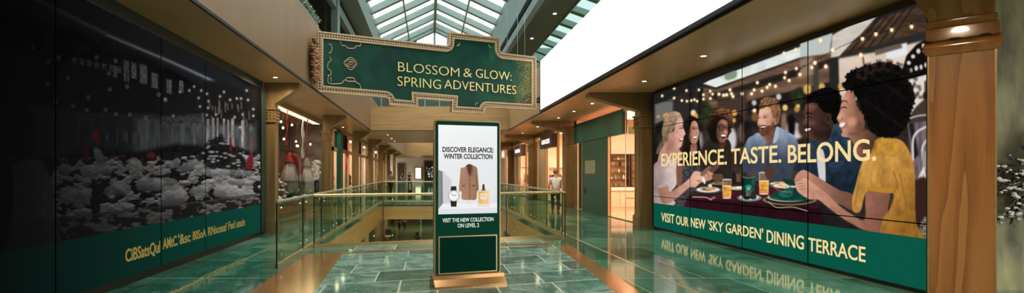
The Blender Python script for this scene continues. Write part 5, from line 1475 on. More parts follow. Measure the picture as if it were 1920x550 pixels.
    P([(368, 386), (392, 380), (412, 382), (406, 400), (388, 406)], (140, 56, 54), .5); P([(370, 386), (392, 381), (410, 383), (404, 394), (386, 398)], (244, 236, 230), .4); Ln([(398, 320), (408, 352), (396, 360)], .9, (158, 98, 80), .6)
    P([(376, 452), (402, 440), (410, 500), (390, 560), (350, 560), (345, 470)], (166, 112, 92), 1)
    P([(100, 430), (130, 400), (230, 480), (270, 560), (240, 620), (60, 640), (50, 560)], (190, 138, 118), 1)
    P([(92, 265), (110, 198), (160, 155), (210, 145), (252, 165), (272, 215), (276, 250), (240, 250), (200, 300), (165, 345), (150, 400), (118, 440), (90, 480), (66, 520), (40, 548), (24, 535), (46, 465), (84, 400), (80, 340)], grad((250, 150), (176, 146, 116), (60, 500), (120, 92, 68)), .9, tex=(3, 8, .3))
    P([(222, 218), (260, 202), (274, 230), (276, 280), (286, 310), (301, 356), (286, 376), (280, 402), (272, 440), (262, 474), (238, 492), (190, 505), (150, 545), (112, 550), (132, 440), (146, 380), (166, 345), (196, 320)], grad((140, 0), (178, 124, 106), (290, 0), (224, 170, 150)), .8, tex=(7, 7, .05))
    for k in range(6): Ln([(105 + 10 * k, 300 - 22 * k), (150 + 12 * k, 230 - 10 * k), (225 + 8 * k, 190 + 2 * k)], 1.0, (206, 178, 146) if k % 2 else (120, 92, 70), .6, .7)
    E(156, 372, 15, 24, (196, 138, 118), .8); Ln([(246, 308), (262, 300), (276, 304)], 1.3, (60, 42, 38), .5); Ln([(242, 288), (262, 280), (278, 290)], 1.0, (130, 94, 74), .5)
    P([(244, 408), (262, 396), (280, 402), (270, 424), (252, 428)], (150, 64, 60), .5); P([(248, 406), (264, 398), (279, 403), (268, 418)], (244, 236, 230), .4); E(225, 370, 22, 18, (228, 164, 146), 3, .6)
    # their clothes and arms
    C.at(1225, 300, 5)
    P([(150, 40), (280, 40), (410, 50), (450, 110), (400, 260), (330, 330), (300, 420), (190, 440), (200, 250)], (84, 78, 82), .9, tex=(2.2, 2.2, .5))
    P([(0, 60), (60, 0), (120, -10), (215, 10), (222, 110), (216, 230), (160, 320), (200, 420), (0, 430), (0, 200)], grad((0, 0), (150, 126, 124), (210, 0), (206, 184, 178)), .9, tex=(10, 16, .12))
    P([(218, 40), (268, 40), (272, 120), (268, 210), (225, 250)], (146, 92, 72), 1)
    P([(48, 262), (140, 248), (152, 300), (232, 258), (335, 178), (372, 120), (400, 106), (450, 120), (470, 165), (462, 205), (430, 225), (395, 258), (350, 255), (300, 290), (240, 345), (170, 395), (120, 412), (80, 400), (56, 340)], grad((60, 380), (164, 112, 92), (400, 120), (224, 168, 142)), .8, tex=(9, 9, .07))
    P([(46, 262), (140, 246), (136, 232), (60, 240)], (176, 152, 148), .8)
    P([(456, 140), (470, 100), (500, 82), (520, 62), (545, 80), (562, 120), (556, 170), (530, 192), (500, 200), (476, 180)], (198, 140, 116), .7); Ln([(495, 110), (520, 150), (515, 190)], 1.1, (150, 98, 80), .6)
    for k in range(3): Ln([(400 + 14 * k, 190 + 12 * k), (448, 196 + 8 * k)], .8, (150, 98, 80), .6)
    P([(440, 130), (520, 60), (540, 70), (470, 150)], (150, 104, 86), .8); P([(520, 90), (600, 40), (620, 60), (560, 120)], (120, 82, 66), 1)
    P([(456, 186), (470, 160), (490, 200), (480, 228)], (226, 220, 214), .5)
    # man in denim
    C.at(1490, 150, 4.58)
    P([(120, 520), (200, 500), (300, 500), (340, 420), (352, 368), (400, 430), (440, 480), (560, 600), (600, 760), (560, 1000), (330, 1100), (200, 900), (0, 800), (20, 700), (90, 600)], grad((0, 400), (54, 84, 112), (0, 900), (36, 58, 82)), .9, tex=(7, 12, .22))
    P([(190, 620), (240, 600), (262, 700), (262, 920), (215, 880)], (196, 192, 192), 1)
    Ln([(345, 372), (322, 450), (300, 510)], 1.2, (86, 118, 144), .7); P([(300, 720), (400, 700), (410, 780), (310, 800)], (46, 72, 100), .8, smooth=False); Ln([(302, 722), (402, 702), (408, 720), (355, 745), (304, 738)], .8, (90, 120, 146), .5)
    P([(118, 196), (200, 198), (222, 240), (252, 292), (286, 282), (318, 300), (312, 352), (284, 376), (304, 402), (318, 440), (296, 510), (230, 530), (160, 518), (112, 505), (96, 472), (92, 440), (96, 412), (76, 392), (66, 374), (94, 332), (80, 302), (88, 240)], grad((75, 0), (126, 78, 62), (310, 0), (70, 42, 36)), .8, tex=(8, 8, .1))
    P([(100, 215), (160, 205), (190, 240), (150, 270), (100, 262)], (138, 88, 70), 4, .6); E(150, 370, 26, 20, (140, 88, 70), 5, .6)
    P([(112, 155), (128, 126), (152, 108), (200, 86), (260, 66), (320, 74), (372, 102), (402, 142), (402, 192), (384, 250), (372, 350), (346, 382), (320, 344), (318, 300), (284, 282), (252, 272), (214, 232), (200, 202), (150, 194), (118, 196)], (20, 17, 17), 1.1, rag=2.2, rs=2.5, tex=(2.6, 2.6, .7))
    for k in range(34): E(140 + (k * 67) % 250, 84 + (k * 41) % 95, 7, 6, (62, 52, 48), 1.2, .5)
    Ln([(92, 292), (120, 284), (150, 294)], 1.5, (30, 20, 20), .5); Ln([(104, 322), (128, 318), (148, 326)], 1.1, (30, 18, 18), .5); Ln([(72, 384), (92, 394), (110, 378)], 1.0, (60, 34, 30), .6)
    Ln([(84, 404), (110, 404), (136, 410)], 1.6, (34, 22, 22), .7); P([(90, 424), (130, 414), (136, 424), (112, 440), (94, 440)], (238, 230, 224), .4); P([(92, 440), (114, 440), (134, 428), (124, 452), (98, 458)], (120, 60, 54), .6)
    E(288, 332, 26, 44, (106, 66, 54), .8, rot=12); E(286, 334, 13, 28, (70, 42, 36), 1, rot=12)
    for cx, cy, rx, ry, c, a in ((300, 350, 20, 70, (84, 52, 44), .35), (230, 470, 70, 26, (58, 34, 30), .45), (130, 225, 34, 18, (160, 104, 84), .35), (92, 350, 10, 14, (168, 110, 90), .4), (180, 440, 44, 30, (70, 42, 36), .35)): E(cx, cy, rx, ry, c, 5, a)
    Ln([(146, 392), (152, 420), (142, 446)], 1.2, (66, 38, 34), 1, .6); Ln([(104, 296), (96, 340)], 1.2, (150, 96, 78), 1.2, .6)
    C.at(1390, 170, 4.58)
    for cx, cy, rx, ry, c, a in ((262, 300, 14, 50, (140, 88, 68), .35), (210, 178, 34, 18, (240, 196, 172), .45), (170, 262, 8, 12, (236, 176, 152), .5), (240, 400, 40, 26, (110, 70, 56), .4), (110, 500, 30, 80, (84, 98, 120), .4), (420, 480, 40, 90, (90, 104, 126), .4), (250, 560, 60, 120, (70, 78, 100), .3)): E(cx, cy, rx, ry, c, 5, a)
    Ln([(222, 262), (226, 284), (218, 300)], 1.0, (150, 96, 74), 1, .6); E(202, 236, 3.5, 2.6, (60, 70, 84), .5, .7); E(156, 239, 3, 2.4, (60, 70, 84), .5, .7)
    C.at(1310, 190, 5)
    for cx, cy, rx, ry, c, a in ((184, 320, 12, 44, (100, 60, 46), .4), (236, 196, 26, 14, (206, 142, 112), .45), (262, 288, 8, 10, (206, 136, 108), .5), (226, 400, 34, 14, (70, 42, 34), .5), (120, 470, 60, 60, (50, 44, 36), .35)): E(cx, cy, rx, ry, c, 5, a)
    C.at(1225, 180, 5)
    for cx, cy, rx, ry, c, a in ((170, 460, 40, 50, (158, 106, 88), .4), (270, 250, 10, 24, (238, 190, 168), .5), (346, 380, 10, 50, (146, 96, 78), .4), (396, 270, 20, 14, (222, 168, 142), .4), (372, 470, 26, 14, (120, 78, 64), .5)): E(cx, cy, rx, ry, c, 5, a)
    # table: cloth, plates, glasses
    C.at(1220, 340, 2.618)
    P([(172, 112), (185, 84), (350, 30), (520, 10), (700, 40), (838, 132), (860, 215), (560, 200), (172, 128)], grad((0, 30), (116, 34, 58), (0, 140), (92, 24, 46)), .8, smooth=False, tex=(14, 7, .18))
    P([(176, 86), (440, 104), (828, 134), (862, 218), (600, 186), (176, 130)], grad((180, 0), (84, 20, 40), (850, 0), (74, 18, 38)), .8, smooth=False, tex=(5, 14, .2))
    P([(172, 112), (182, 84), (196, 88), (196, 130), (172, 128)], (96, 26, 46), .8, smooth=False)
    def plate(cx, cy, rx, ry, rim, well, food=None):
        E(cx, cy + ry * .35, rx, ry, (46, 40, 34), 1); E(cx, cy, rx, ry, rim, .6); E(cx, cy - ry * .06, rx * .93, ry * .88, tuple(c * .55 for c in rim), .6); E(cx, cy - ry * .12, rx * .84, ry * .8, well, .6)
        if food:
            E(cx, cy - ry * .3, rx * .5, ry * .55, food, 1, tex=(1.6, 1.6, .7)); E(cx + rx * .1, cy - ry * .45, rx * .28, ry * .4, tuple(min(255, c * 1.3) for c in food), .8, tex=(1.5, 1.5, .5))
    plate(430, 36, 70, 11, (110, 96, 74), (196, 180, 160), (206, 178, 130)); plate(338, 12, 50, 9, (90, 84, 70), (150, 140, 120), (120, 96, 66)); plate(640, 14, 66, 12, (140, 122, 96), (206, 198, 184), (196, 140, 90))
    plate(660, 24, 72, 15, (150, 132, 104), (214, 206, 196), (206, 150, 96)); plate(282, 44, 70, 17, (112, 112, 92), (206, 204, 196), (150, 112, 72))
    E(292, 22, 10, 9, (222, 200, 180), .8); E(300, 40, 12, 7, (220, 150, 70), .8, tex=(1.5, 1.5, .5))
    plate(485, 82, 60, 18, (150, 160, 160), (182, 188, 186)); plate(682, 92, 132, 27, (158, 128, 90), (84, 70, 52)); plate(678, 80, 106, 22, (196, 190, 170), (92, 124, 116))
    P([(585, 72), (640, 50), (690, 44), (735, 56), (770, 72), (765, 92), (700, 98), (630, 92)], (16, 96, 82), .7, tex=(5, 4, .3)); P([(630, 60), (680, 30), (700, 40), (690, 78), (640, 82)], (26, 116, 98), .7, tex=(4, 4, .3)); P([(650, -10), (710, -4), (712, 22), (668, 16)], (20, 84, 74), 1)
    Ln([(604, 66), (670, 84), (720, 70)], .9, (8, 66, 56), .6)
    P([(448, -22), (512, -22), (510, 46), (492, 56), (462, 56), (450, 46)], grad((448, 0), (8, 62, 54), (512, 0), (26, 112, 92)), .7, smooth=False, tex=(3, 9, .3)); E(480, -22, 32, 7, (60, 80, 66), .7); Ln([(448, -22), (480, -15), (512, -22)], .9, (190, 160, 100), .5); E(480, 28, 16, 10, (60, 200, 160), 3, .7)
    P([(455, -42), (470, -42), (470, -24), (455, -24)], (80, 50, 36), .8, smooth=False); P([(490, -50), (506, -50), (506, -24), (490, -24)], (120, 76, 46), .8, smooth=False); P([(420, -36), (442, -36), (442, 4), (420, 4)], (120, 90, 66), .9, smooth=False)
    def drink(x0, x1, y0, yl, y1):
        P([(x0, y0), (x1, y0), (x1 - 3, y1), (x0 + 3, y1)], (150, 120, 92), .6, .75, smooth=False); P([(x0 + 1, yl), (x1 - 1, yl), (x1 - 4, y1 - 8), (x0 + 4, y1 - 8)], grad((x0, 0), (206, 132, 44), (x1, 0), (228, 160, 70)), .6, smooth=False, tex=(2.5, 3, .3))
        E((x0 + x1) / 2, y0, (x1 - x0) / 2, 4, (196, 176, 156), .5); E((x0 + x1) / 2, yl, (x1 - x0) / 2 - 1, 4, (240, 196, 110), .5); E((x0 + x1) / 2, y1 - 3, (x1 - x0) / 2 - 4, 4, (226, 190, 160), .6); Ln([(x0 + 4, y0), (x0 + 6, y1)], .7, (232, 220, 204), .5, .8); Ln([(x1 - 4, y0), (x1 - 6, y1)], .7, (232, 220, 204), .5, .6)
    drink(350, 398, -8, 24, 86); drink(530, 582, -42, 0, 66)
    P([(452, 62), (470, 52), (490, 60), (500, 76), (480, 90), (456, 86)], (34, 50, 44), .7, tex=(2, 2, .5)); P([(466, 40), (492, 40), (494, 74), (466, 74)], (96, 112, 84), .7, smooth=False, tex=(2, 4, .4)); P([(492, 60), (512, 58), (518, 84), (494, 88)], (52, 66, 50), .7); E(479, 38, 9, 6, (90, 220, 180), 1, .8)
    Ln([(206, 78), (270, 80), (296, 92)], 1.4, (214, 196, 184), .5); Ln([(296, 92), (318, 80)], 1.0, (214, 196, 184), .5); Ln([(290, 88), (312, 76)], .9, (214, 196, 184), .5)
    Ln([(580, 102), (610, 126), (640, 130), (700, 128), (772, 148)], 1.5, (214, 176, 146), .5); Ln([(612, 36), (640, 50), (690, 54)], 1.0, (180, 150, 126), .5)
    P([(560, -60), (600, -70), (606, -30), (580, -6), (566, -20)], (110, 70, 56), 1); P([(700, -44), (740, -40), (750, -20), (716, 4), (690, -10)], (104, 66, 52), 1)
    P([(300, -30), (350, -34), (352, -6), (320, 4)], (120, 82, 64), 1); P([(400, -40), (412, -46), (420, 10), (404, 10)], (60, 44, 38), 1)
    # woman in mustard, in profile
    C.at(1470, 280, 3.055)
    P([(60, 175), (78, 138), (104, 120), (130, 124), (182, 152), (242, 190), (322, 236), (394, 262), (400, 350), (330, 322), (250, 288), (200, 262), (120, 240), (72, 212)], grad((60, 180), (196, 138, 112), (400, 300), (134, 84, 66)), .8, tex=(10, 10, .08))
    P([(66, 200), (92, 176), (132, 170), (200, 222), (252, 262), (310, 318), (380, 368), (462, 402), (474, 236), (600, 240), (598, 330), (574, 474), (520, 478), (430, 452), (330, 392), (250, 332), (196, 290), (150, 288), (110, 268), (76, 240)], grad((80, 200), (212, 152, 124), (580, 420), (146, 90, 70)), .8, tex=(12, 12, .08))
    for k in range(4): Ln([(70 + 6 * k, 182 + 17 * k), (104 + 6 * k, 178 + 15 * k)], .9, (140, 90, 72), .6)
    P([(190, 300), (250, 340), (330, 400), (420, 450), (380, 500), (240, 470), (220, 380)], (46, 40, 46), 2, .7)
    P([(96, -100), (110, -92), (80, -20), (60, 0)], (120, 70, 54), 1, 0)
    C.at(1540, 180, 2.037)
    P([(180, 205), (250, 165), (300, 168), (330, 200), (350, 250), (358, 330), (362, 480), (392, 548), (330, 560), (232, 540), (236, 470), (262, 430), (272, 370), (178, 362), (150, 440), (120, 440), (118, 392), (134, 330), (150, 270)], grad((130, 260), (204, 148, 66), (340, 460), (164, 108, 34)), .9, tex=(9, 16, .16))
    P([(180, 362), (272, 372), (282, 352), (240, 352), (186, 346)], (190, 130, 40), .8); Ln([(276, 290), (290, 340), (276, 372), (262, 430)], 1.2, (146, 94, 26), 1.2); Ln([(150, 290), (140, 340), (128, 420)], 1.2, (160, 104, 30), 1.2)
    Ln([(300, 300), (320, 400), (330, 500)], 1.5, (150, 98, 26), 2, .7)
    C.at(1560, 100, 2.9)
    P([(92, 448), (168, 410), (262, 452), (330, 460), (300, 500), (240, 520), (190, 560), (130, 560), (116, 490)], grad((100, 0), (170, 112, 88), (260, 0), (96, 60, 48)), .9)
    P([(240, 470), (300, 455), (360, 475), (400, 520), (330, 560), (250, 545), (210, 560), (225, 505)], (196, 138, 46), 1.2, tex=(8, 8, .12))
    P([(92, 204), (122, 214), (136, 288), (166, 320), (178, 362), (174, 420), (152, 450), (92, 458), (52, 450), (56, 422), (38, 400), (40, 376), (26, 356), (44, 312), (50, 272), (66, 226)], grad((40, 0), (206, 146, 116), (170, 0), (142, 90, 68)), .8, tex=(9, 9, .06))
    P([(82, 202), (52, 172), (70, 150), (78, 118), (110, 90), (150, 74), (220, 56), (300, 46), (372, 74), (408, 130), (440, 190), (450, 260), (428, 340), (402, 400), (352, 450), (270, 458), (210, 422), (186, 380), (168, 330), (140, 296), (130, 250), (120, 216)], (27, 21, 22), 1.4, rag=4, rs=3.0, tex=(3.2, 3.2, .65))
    for k in range(60):
        a = 3.85 + 2.4 * (k / 60.0); rr_ = 175 + 26 * math.sin(k * 2.7)
        E(282 + rr_ * 1.02 * math.cos(a), 255 + rr_ * 1.08 * math.sin(a), 11 + 4 * math.sin(k), 10, (98, 64, 54) if a < 4.9 else (54, 44, 44), 2.2, .55)
    for k in range(90): E(170 + (k * 83) % 240, 90 + (k * 57) % 330, 9, 7, (52, 42, 42), 2, .3)
    for cx, cy, rx, ry, c, a in ((150, 400, 26, 34, (120, 74, 56), .45), (66, 240, 20, 22, (222, 164, 132), .4), (120, 440, 34, 12, (110, 66, 52), .5), (140, 300, 16, 40, (130, 82, 62), .4), (200, 500, 44, 30, (96, 58, 46), .4), (38, 358, 8, 10, (220, 158, 128), .5)): E(cx, cy, rx, ry, c, 5, a)
    Ln([(50, 268), (68, 258), (82, 266)], 1.4, (60, 38, 32), .7); Ln([(50, 298), (66, 292), (78, 298)], 1.4, (40, 24, 22), .6); Ln([(30, 358), (46, 366), (58, 352)], 1.1, (130, 78, 60), .7)
    P([(42, 386), (62, 377), (72, 382), (62, 398), (46, 400)], (232, 220, 212), .5); Ln([(40, 402), (58, 408), (80, 386)], 1.6, (150, 78, 68), .8); E(108, 372, 26, 24, (214, 148, 118), 5, .7); E(162, 352, 11, 22, (150, 96, 74), 1)
    C.at(0, 0, 1)
    C.blur(1)
    t = np.clip(C.C / 255.0, 0.001, 1); L = (t * np.array([.3, .59, .11])).sum(-1, keepdims=True)
    f = 0.35 * L ** 1.2 + 0.65 * L * L * (3 - 2 * L)
    t = t * (f / L); g = (t * np.array([.3, .59, .11])).sum(-1, keepdims=True)
    C.C = 255 * np.clip(g + (t - g) * .92, 0, 1) * (1 + .05 * (fbm(C.X / 1.3, C.Y / 1.3, 5) - .5))[..., None]
paint_diners(C)
C.build('picture', 0.0, M['screen'], ds)

# snowy market screen
WF = Frame(XL, 0, 90, 1)
W0, W1, WT, WB = 4.6, 12.25, 3.76, 0.8
wsn = thing('video_wall', 'huge dim video wall showing a snowy market with lanterns', 'video wall', (XL, 9, .08))
MB().box(XL + .002, XL + .05, W0 - .02, W1 + .02, 0, WT + .03).build('cabinet', M['black'], wsn)
WF2 = Frame(XL + .055, 0, 90, 1)
mb = MB(WF2); mb.ring([(W0 - .03, .1), (W1 + .05, .1), (W1 + .05, WT + .1), (W0 - .03, WT + .1)], [(W0, .12), (W1, .12), (W1, WT), (W0, WT)], -.05, .02); mb.build('frame', M['black'], wsn)
MB().box(XL + .002, XL + .08, W1 + .05, 12.62, .1, ZS - .2).build('side_panel', M['green_dark'], wsn)
C = Canvas(WF2, W0, W1, .12, WB, 120, 6)
C.all(lambda x, y: np.array((8, 78, 62.0))[None, :] * np.interp(x, [0, 60, 200, 330, 490], [.13, .22, .42, .62, .82])[:, None])  # same shade towards the near end, painted into the band's colour
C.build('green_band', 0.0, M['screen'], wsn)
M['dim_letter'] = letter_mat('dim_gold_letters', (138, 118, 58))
mb = MB(WF2)
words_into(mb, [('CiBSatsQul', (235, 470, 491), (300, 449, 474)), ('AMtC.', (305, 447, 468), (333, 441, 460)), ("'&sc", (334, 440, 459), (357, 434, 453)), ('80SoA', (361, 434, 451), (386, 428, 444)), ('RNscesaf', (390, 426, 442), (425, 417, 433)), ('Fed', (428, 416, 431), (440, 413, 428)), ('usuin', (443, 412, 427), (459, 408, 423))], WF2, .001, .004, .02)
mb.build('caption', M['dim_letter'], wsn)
mb = MB(WF2)
for px in (104, 302, 385): mb.box(WF2.u(px) - .008, WF2.u(px) + .008, 0, .003, .12, WT)
mb.build('seam', M['seam'], wsn)
C = Canvas(WF2, W0, W1, WB, WT, 420, 320)
def paint_market(C):
    P, E, Ln, G = C.poly, C.ell, C.line, C.glow
    q = random.Random(7)
    C.at(0, 0, 1)
    C.all((22, 22, 24), (30, 30, 1.0, 4))
    P([(0, -60), (320, 60), (480, 170), (480, 215), (300, 120), (160, 60), (0, 10)], (40, 42, 45), 6, smooth=False)
    Ln([(60, -5), (205, 66), (320, 116), (402, 154)], 7, (110, 112, 118), 3, .9); Ln([(200, 66), (320, 116), (400, 152)], 3, (190, 192, 198), 1.5, .9)
    P([(120, 110), (240, 110), (420, 190), (480, 205), (480, 235), (120, 225)], (26, 26, 28), 6, smooth=False)
    for x, y, w, h in ((212, 122, 8, 22), (246, 116, 10, 30), (262, 120, 14, 36), (284, 136, 12, 28), (312, 148, 10, 26), (336, 150, 8, 22), (232, 112, 10, 40)): P([(x, y), (x + w, y + 3), (x + w, y + h + 3), (x, y + h)], (118, 122, 126), 1.2, smooth=False, tex=(2, 4, .5))
    for k in range(7): P([(135 + 14 * k, 106 + 3 * k), (144 + 14 * k, 108 + 3 * k), (144 + 14 * k, 120 + 3 * k), (135 + 14 * k, 118 + 3 * k)], (90, 90, 90), 1, smooth=False, tex=(2, 2, .8))
    P([(60, 200), (300, 225), (480, 232), (480, 300), (60, 310)], (44, 46, 48), 8, smooth=False, tex=(8, 40, .4))
    P([(250, 215), (480, 228), (480, 300), (250, 300)], (96, 98, 100), 8, smooth=False, tex=(5, 30, .4))
    P([(290, 200), (400, 150), (478, 178), (478, 235), (300, 232)], (34, 34, 36), 6, smooth=False)
    Ln([(60, 205), (180, 215), (300, 222), (478, 236)], 4, (58, 56, 54), 2)
    Ln([(146, 300), (148, 232), (160, 222), (174, 226)], 2.5, (84, 84, 84), 1)
    for x in (390, 400, 408, 420, 428, 436, 455): Ln([(x, 222 + q.random() * 10), (x + q.random() * 4 - 2, 290)], 3 + 2.5 * q.random(), (190, 180, 172), 1, tex=(3, 8, .4))
    # lanterns
    for X, Y in ((183, 230), (220, 215), (362, 215), (255, 293), (412, 335), (330, 365), (275, 397), (325, 413), (396, 412), (435, 428), (487, 430), (546, 442), (125, 178), (180, 318), (477, 325), (209, 381), (620, 375), (596, 355), (434, 228), (408, 275)): E(X / 2, Y / 2, 4, 4.5, (150, 146, 142), 1.2, .8); Ln([(X / 2, Y / 2), (X / 2, Y / 2 - 30)], .8, (30, 28, 28), .5)
    for X, Y in ((110, 340), (128, 325), (155, 340), (150, 400), (180, 405), (240, 345), (288, 370), (304, 370), (175, 432), (210, 430), (330, 375), (280, 440), (300, 478), (350, 410), (350, 435), (75, 345), (325, 340), (240, 450), (263, 375), (145, 368), (182, 380), (225, 362), (310, 430), (176, 352), (20, 372), (50, 435)): G(300 + X / 2, Y / 2, 2.2, (150, 130, 100), .75)
    for X, Y in ((318, 118), (150, 52), (204, 96), (368, 140), (428, 165), (600, 215), (610, 240)): Ln([(X / 2, Y / 2), (X / 2, Y / 2 + 12)], 1.3, (140, 44, 40), .6)
    # snow-laden shrubs
    P([(0, 330), (100, 300), (160, 275), (260, 285), (330, 270), (400, 275), (486, 285), (486, 390), (300, 422), (0, 470)], (24, 23, 24), 6, smooth=False, tex=(4, 4, .9))
    X, Y = C.X, C.Y
    ridge = 292 + 26 * (fbm(X / 45, X * 0, 12) - .5) - np.where(X > 380, 16 * np.exp(-((X - 430) / 40) ** 2), 0)
    m = np.clip((Y - ridge + 10 * (fbm(X / 5, Y / 5, 3) - .5)) / 5, 0, 1)
    n = fbm(X / 15, Y / 9, 41, 4); up = fbm(X / 15, (Y - 2.2) / 9, 41, 4)
    sn = np.clip((n - .47) / .05, 0, 1); sn = sn * sn * (3 - 2 * sn)
    lit = np.clip(150 + 420 * (n - up) + 60 * (fbm(X / 3, Y / 3, 8) - .5), 70, 224)
    leaf = 16 + 44 * np.clip(fbm(X / 2.2, Y / 2.2, 17, 2) - .45, 0, 1) * 2
    g = leaf * (1 - sn) + lit * sn
    rgb = np.stack([g, g * .985, g * .97], -1)
    red = ((fbm(X / 4, Y / 4, 77, 2) > .80) & (sn < .4))[..., None]
    rgb = np.where(red, np.array((140., 26, 30)), rgb)
    grn = ((fbm(X / 8, Y / 5, 55, 2) > .76) & (sn < .5) & (X > 280))[..., None]
    rgb = np.where(grn, np.array((44., 90, 52)), rgb)
    C.C = C.C * (1 - m[..., None]) + rgb * m[..., None]
    def mound(pts):
        y0_, y1_ = min(p[1] for p in pts), max(p[1] for p in pts)
        P(pts, lambda x, y: np.clip(208 - 105 * np.clip((y - y0_) / (y1_ - y0_), 0, 1) ** 1.4 + 60 * (fbm(x / 22, y / 16, 6) - .5), 64, 224)[:, None] * np.array([[1, .99, .98]]), 1.6, .72, rag=3.2, rs=4)
    C.at(300, 275, 2)
    for p in ([(205, 152), (240, 138), (270, 142), (330, 178), (322, 196), (212, 192)], [(150, 92), (200, 78), (240, 84), (340, 92), (346, 112), (240, 112), (170, 110)], [(60, 88), (90, 64), (130, 48), (186, 56), (140, 84), (90, 98)],
              [(0, 192), (40, 150), (66, 150), (92, 168), (90, 216), (0, 222)], [(-20, 122), (20, 116), (62, 126), (72, 156), (20, 166), (-20, 160)], [(110, 160), (150, 146), (180, 160), (170, 182), (120, 184)], [(250, 124), (300, 120), (345, 132), (340, 150), (270, 146)]): mound(p)
    C.at(0, 182, 3.525)
    for p in ([(840, 432), (880, 402), (932, 430), (964, 500), (900, 474)], [(530, 472), (580, 450), (622, 458), (612, 522), (540, 524)], [(640, 500), (700, 452), (740, 470), (720, 520)], [(380, 470), (420, 440), (470, 460), (460, 510), (390, 510)], [(620, 350), (650, 340), (690, 400), (694, 450), (640, 440)],
              [(1120, 440), (1160, 410), (1190, 420), (1180, 470), (1120, 470)], [(700, 600), (780, 570), (860, 590), (850, 640), (700, 650)], [(900, 560), (980, 530), (1060, 560), (1050, 620), (920, 620)], [(420, 640), (520, 600), (600, 630), (580, 700), (430, 700)]): mound(p)
    # dark leafy crown under the birch poles
    P([(1290, 400), (1340, 340), (1430, 260), (1480, 262), (1500, 320), (1560, 350), (1620, 420), (1640, 480), (1500, 470), (1400, 470), (1320, 430)], (26, 24, 24), 3, .9, rag=5, rs=4, tex=(2, 2, .9))
    for k in range(40):
        x, y = 1320 + 290 * q.random(), 300 + 160 * q.random()
        if abs(x - 1455) < (y - 240) * .9: E(x, y, 10 + 8 * q.random(), 7, (180, 176, 172), 1, .9); E(x + 14, y + 12, 5, 5, (120, 40, 44), .8, .5 if k % 3 == 0 else 0)
    P([(595, 262), (650, 205), (656, 310), (634, 290)], (168, 30, 36), 1, smooth=False); P([(552, 340), (580, 330), (584, 420), (556, 420)], (110, 28, 32), 2)
    E(1000, 386, 28, 22, (150, 44, 46), 2, tex=(2.5, 2.5, .8)); E(820, 392, 14, 10, (130, 34, 38), 2); E(966, 446, 10, 10, (130, 34, 38), 2)
    P([(1620, 460), (1640, 400), (1668, 370), (1672, 470), (1640, 476)], (124, 38, 42), 2); P([(1515, 270), (1528, 270), (1534, 360), (1520, 360)], (130, 34, 40), 1.5, smooth=False); P([(1655, 270), (1668, 268), (1668, 370), (1656, 370)], (150, 84, 62), 1.5, smooth=False)
    for k in range(30):
        x, y = 1330 + 330 * q.random(), 20 + 170 * q.random(); Ln([(x, y), (x + 2, y + 22 + 30 * q.random())], 2.4, (150, 140, 128), 1, .7)
    P([(1060, 130), (1360, 110), (1380, 200), (1060, 190)], (120, 122, 124), 4, .45, smooth=False, tex=(3, 3, .8))
    for k in range(16):
        x = 700 + 560 * q.random(); Ln([(x, 210 + 60 * q.random()), (x, 280 + 40 * q.random())], 1.6, (150, 150, 150), 1.2, .7)
    C.at(0, 0, 1)
    # figure in a pale coat at the dark end
    P([(30, 310), (70, 300), (92, 330), (108, 420), (105, 470), (0, 480), (10, 360)], (112, 110, 106), 4, tex=(6, 20, .3))
    P([(0, 300), (20, 300), (24, 400), (0, 470)], (20, 20, 20), 4)
    # rail before the shrubs
    P([(0, 420), (320, 385), (490, 362), (490, 385), (320, 425), (0, 470)], (52, 50, 48), 1.5, .45, smooth=False); Ln([(0, 421), (320, 386), (490, 363)], 2.2, (84, 78, 72), .8, .9)
    # shade fading the near end to dark is painted into the picture's colours
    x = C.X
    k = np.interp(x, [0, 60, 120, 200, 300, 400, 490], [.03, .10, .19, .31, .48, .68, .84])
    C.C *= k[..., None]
paint_market(C)
C.build('picture', 0.0, M['screen'], wsn)

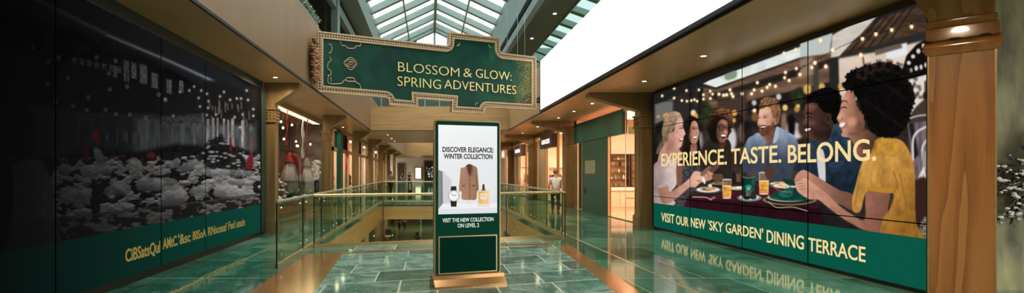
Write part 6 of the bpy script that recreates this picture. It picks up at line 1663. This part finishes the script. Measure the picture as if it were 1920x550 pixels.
# advert on the kiosk
sc0, sc1 = KF.u(821.8), KF.u(932)
zt = (KF.uz(821.8, 233)[1] + KF.uz(932, 238.4)[1]) / 2; zb = (KF.uz(821.8, 402)[1] + KF.uz(932, 400)[1]) / 2
C = Canvas(KF, sc0, sc1, zb, zt, 230, 350)
def paint_advert(C):
    P, E, Ln = C.poly, C.ell, C.line
    C.at(820, 290, 5)
    C.all(grad((100, -280), (246, 247, 247), (300, 450), (222, 224, 226)))
    P([(100, 240), (520, 60), (530, 420), (100, 455)], (234, 235, 236), 8, .6)
    P([(0, 140), (50, 160), (54, 462), (0, 520)], grad((0, 0), (150, 152, 152), (50, 0), (118, 120, 121)), .6, smooth=False); P([(50, 160), (130, 240), (130, 455), (54, 462)], (196, 198, 200), 3, .7, smooth=False)
    P([(50, 462), (555, 456), (570, 500), (10, 515)], (238, 239, 240), .6, smooth=False); P([(0, 512), (580, 498), (580, 560), (0, 570)], (226, 227, 228), .6, smooth=False)
    # coat
    P([(252, 120), (278, 95), (300, 88), (325, 98), (368, 122), (378, 180), (388, 330), (372, 345), (362, 420), (300, 426), (230, 418), (226, 345), (202, 338), (214, 180), (222, 128)], grad((205, 0), (176, 138, 110), (385, 0), (150, 112, 88)), .5, tex=(3, 10, .06))
    P([(274, 108), (300, 92), (324, 104), (318, 160), (302, 218), (288, 170)], (84, 60, 50), .5); P([(274, 104), (262, 150), (300, 224), (306, 214), (284, 160)], (160, 120, 96), .4); P([(324, 104), (340, 150), (304, 224), (300, 214), (318, 160)], (134, 96, 76), .4)
    Ln([(304, 224), (302, 420)], .7, (84, 58, 46), .4); E(297, 236, 4, 4, (60, 42, 36), .4); E(296, 278, 4, 4, (60, 42, 36), .4); P([(232, 290), (258, 284), (258, 296), (232, 302)], (120, 84, 66), .4, smooth=False); P([(326, 284), (356, 288), (356, 300), (326, 296)], (106, 74, 56), .4, smooth=False)
    Ln([(226, 345), (236, 200)], .6, (104, 72, 56), .4); Ln([(374, 345), (362, 200)], .6, (90, 62, 48), .4)
    Ln([(294, 428), (294, 462)], .8, (190, 190, 190), .5)
    # watch
    P([(124, 340), (128, 300), (176, 298), (180, 338)], (44, 38, 38), .5, smooth=False); P([(122, 434), (182, 436), (178, 490), (128, 490)], (44, 38, 38), .5, smooth=False)
    E(154, 388, 52, 53, (150, 140, 128), .5); E(154, 388, 47, 48, (244, 244, 242), .5); Ln([(134, 366), (152, 388), (178, 378)], .7, (60, 60, 60), .4, smooth=False); P([(203, 382), (210, 382), (210, 394), (203, 394)], (150, 140, 128), .4, smooth=False)
    for k in range(12): E(154 + 40 * math.cos(k * .5236), 388 + 41 * math.sin(k * .5236), 2, 2, (150, 146, 140), .4)
    # scent bottle
    P([(374, 340), (490, 336), (490, 488), (374, 488)], (232, 222, 206), .5, smooth=False); P([(384, 346), (482, 342), (478, 462), (388, 462)], grad((384, 0), (232, 176, 100), (480, 0), (246, 204, 138)), .6, smooth=False, tex=(5, 7, .08))
    P([(404, 366), (462, 364), (462, 420), (404, 422)], (240, 226, 198), .5, smooth=False); Ln([(416, 384), (446, 383)], .6, (130, 120, 104), .4); Ln([(412, 398), (452, 397)], .5, (160, 146, 124), .4)
    P([(398, 276), (466, 272), (466, 322), (398, 326)], (236, 232, 226), .5, smooth=False); P([(424, 280), (440, 278), (444, 334), (420, 334)], (52, 44, 40), .5, smooth=False); P([(412, 326), (452, 324), (452, 338), (412, 340)], (120, 96, 72), .4, smooth=False)
    C.at(0, 0, 1)
paint_advert(C)
C.build('advert_screen', 0.002, M['screen'], kiosk)
mb = MB(KF)
words_into(mb, [('DISCOVER ELEGANCE:', (829.5, 275.5, 285), (925, 277, 286)), ('WINTER COLLECTION', (832, 288.5, 297.5), (923, 289, 298.5))], KF, .003, .005, .03)
mb.build('headline', M['ink'], kiosk)
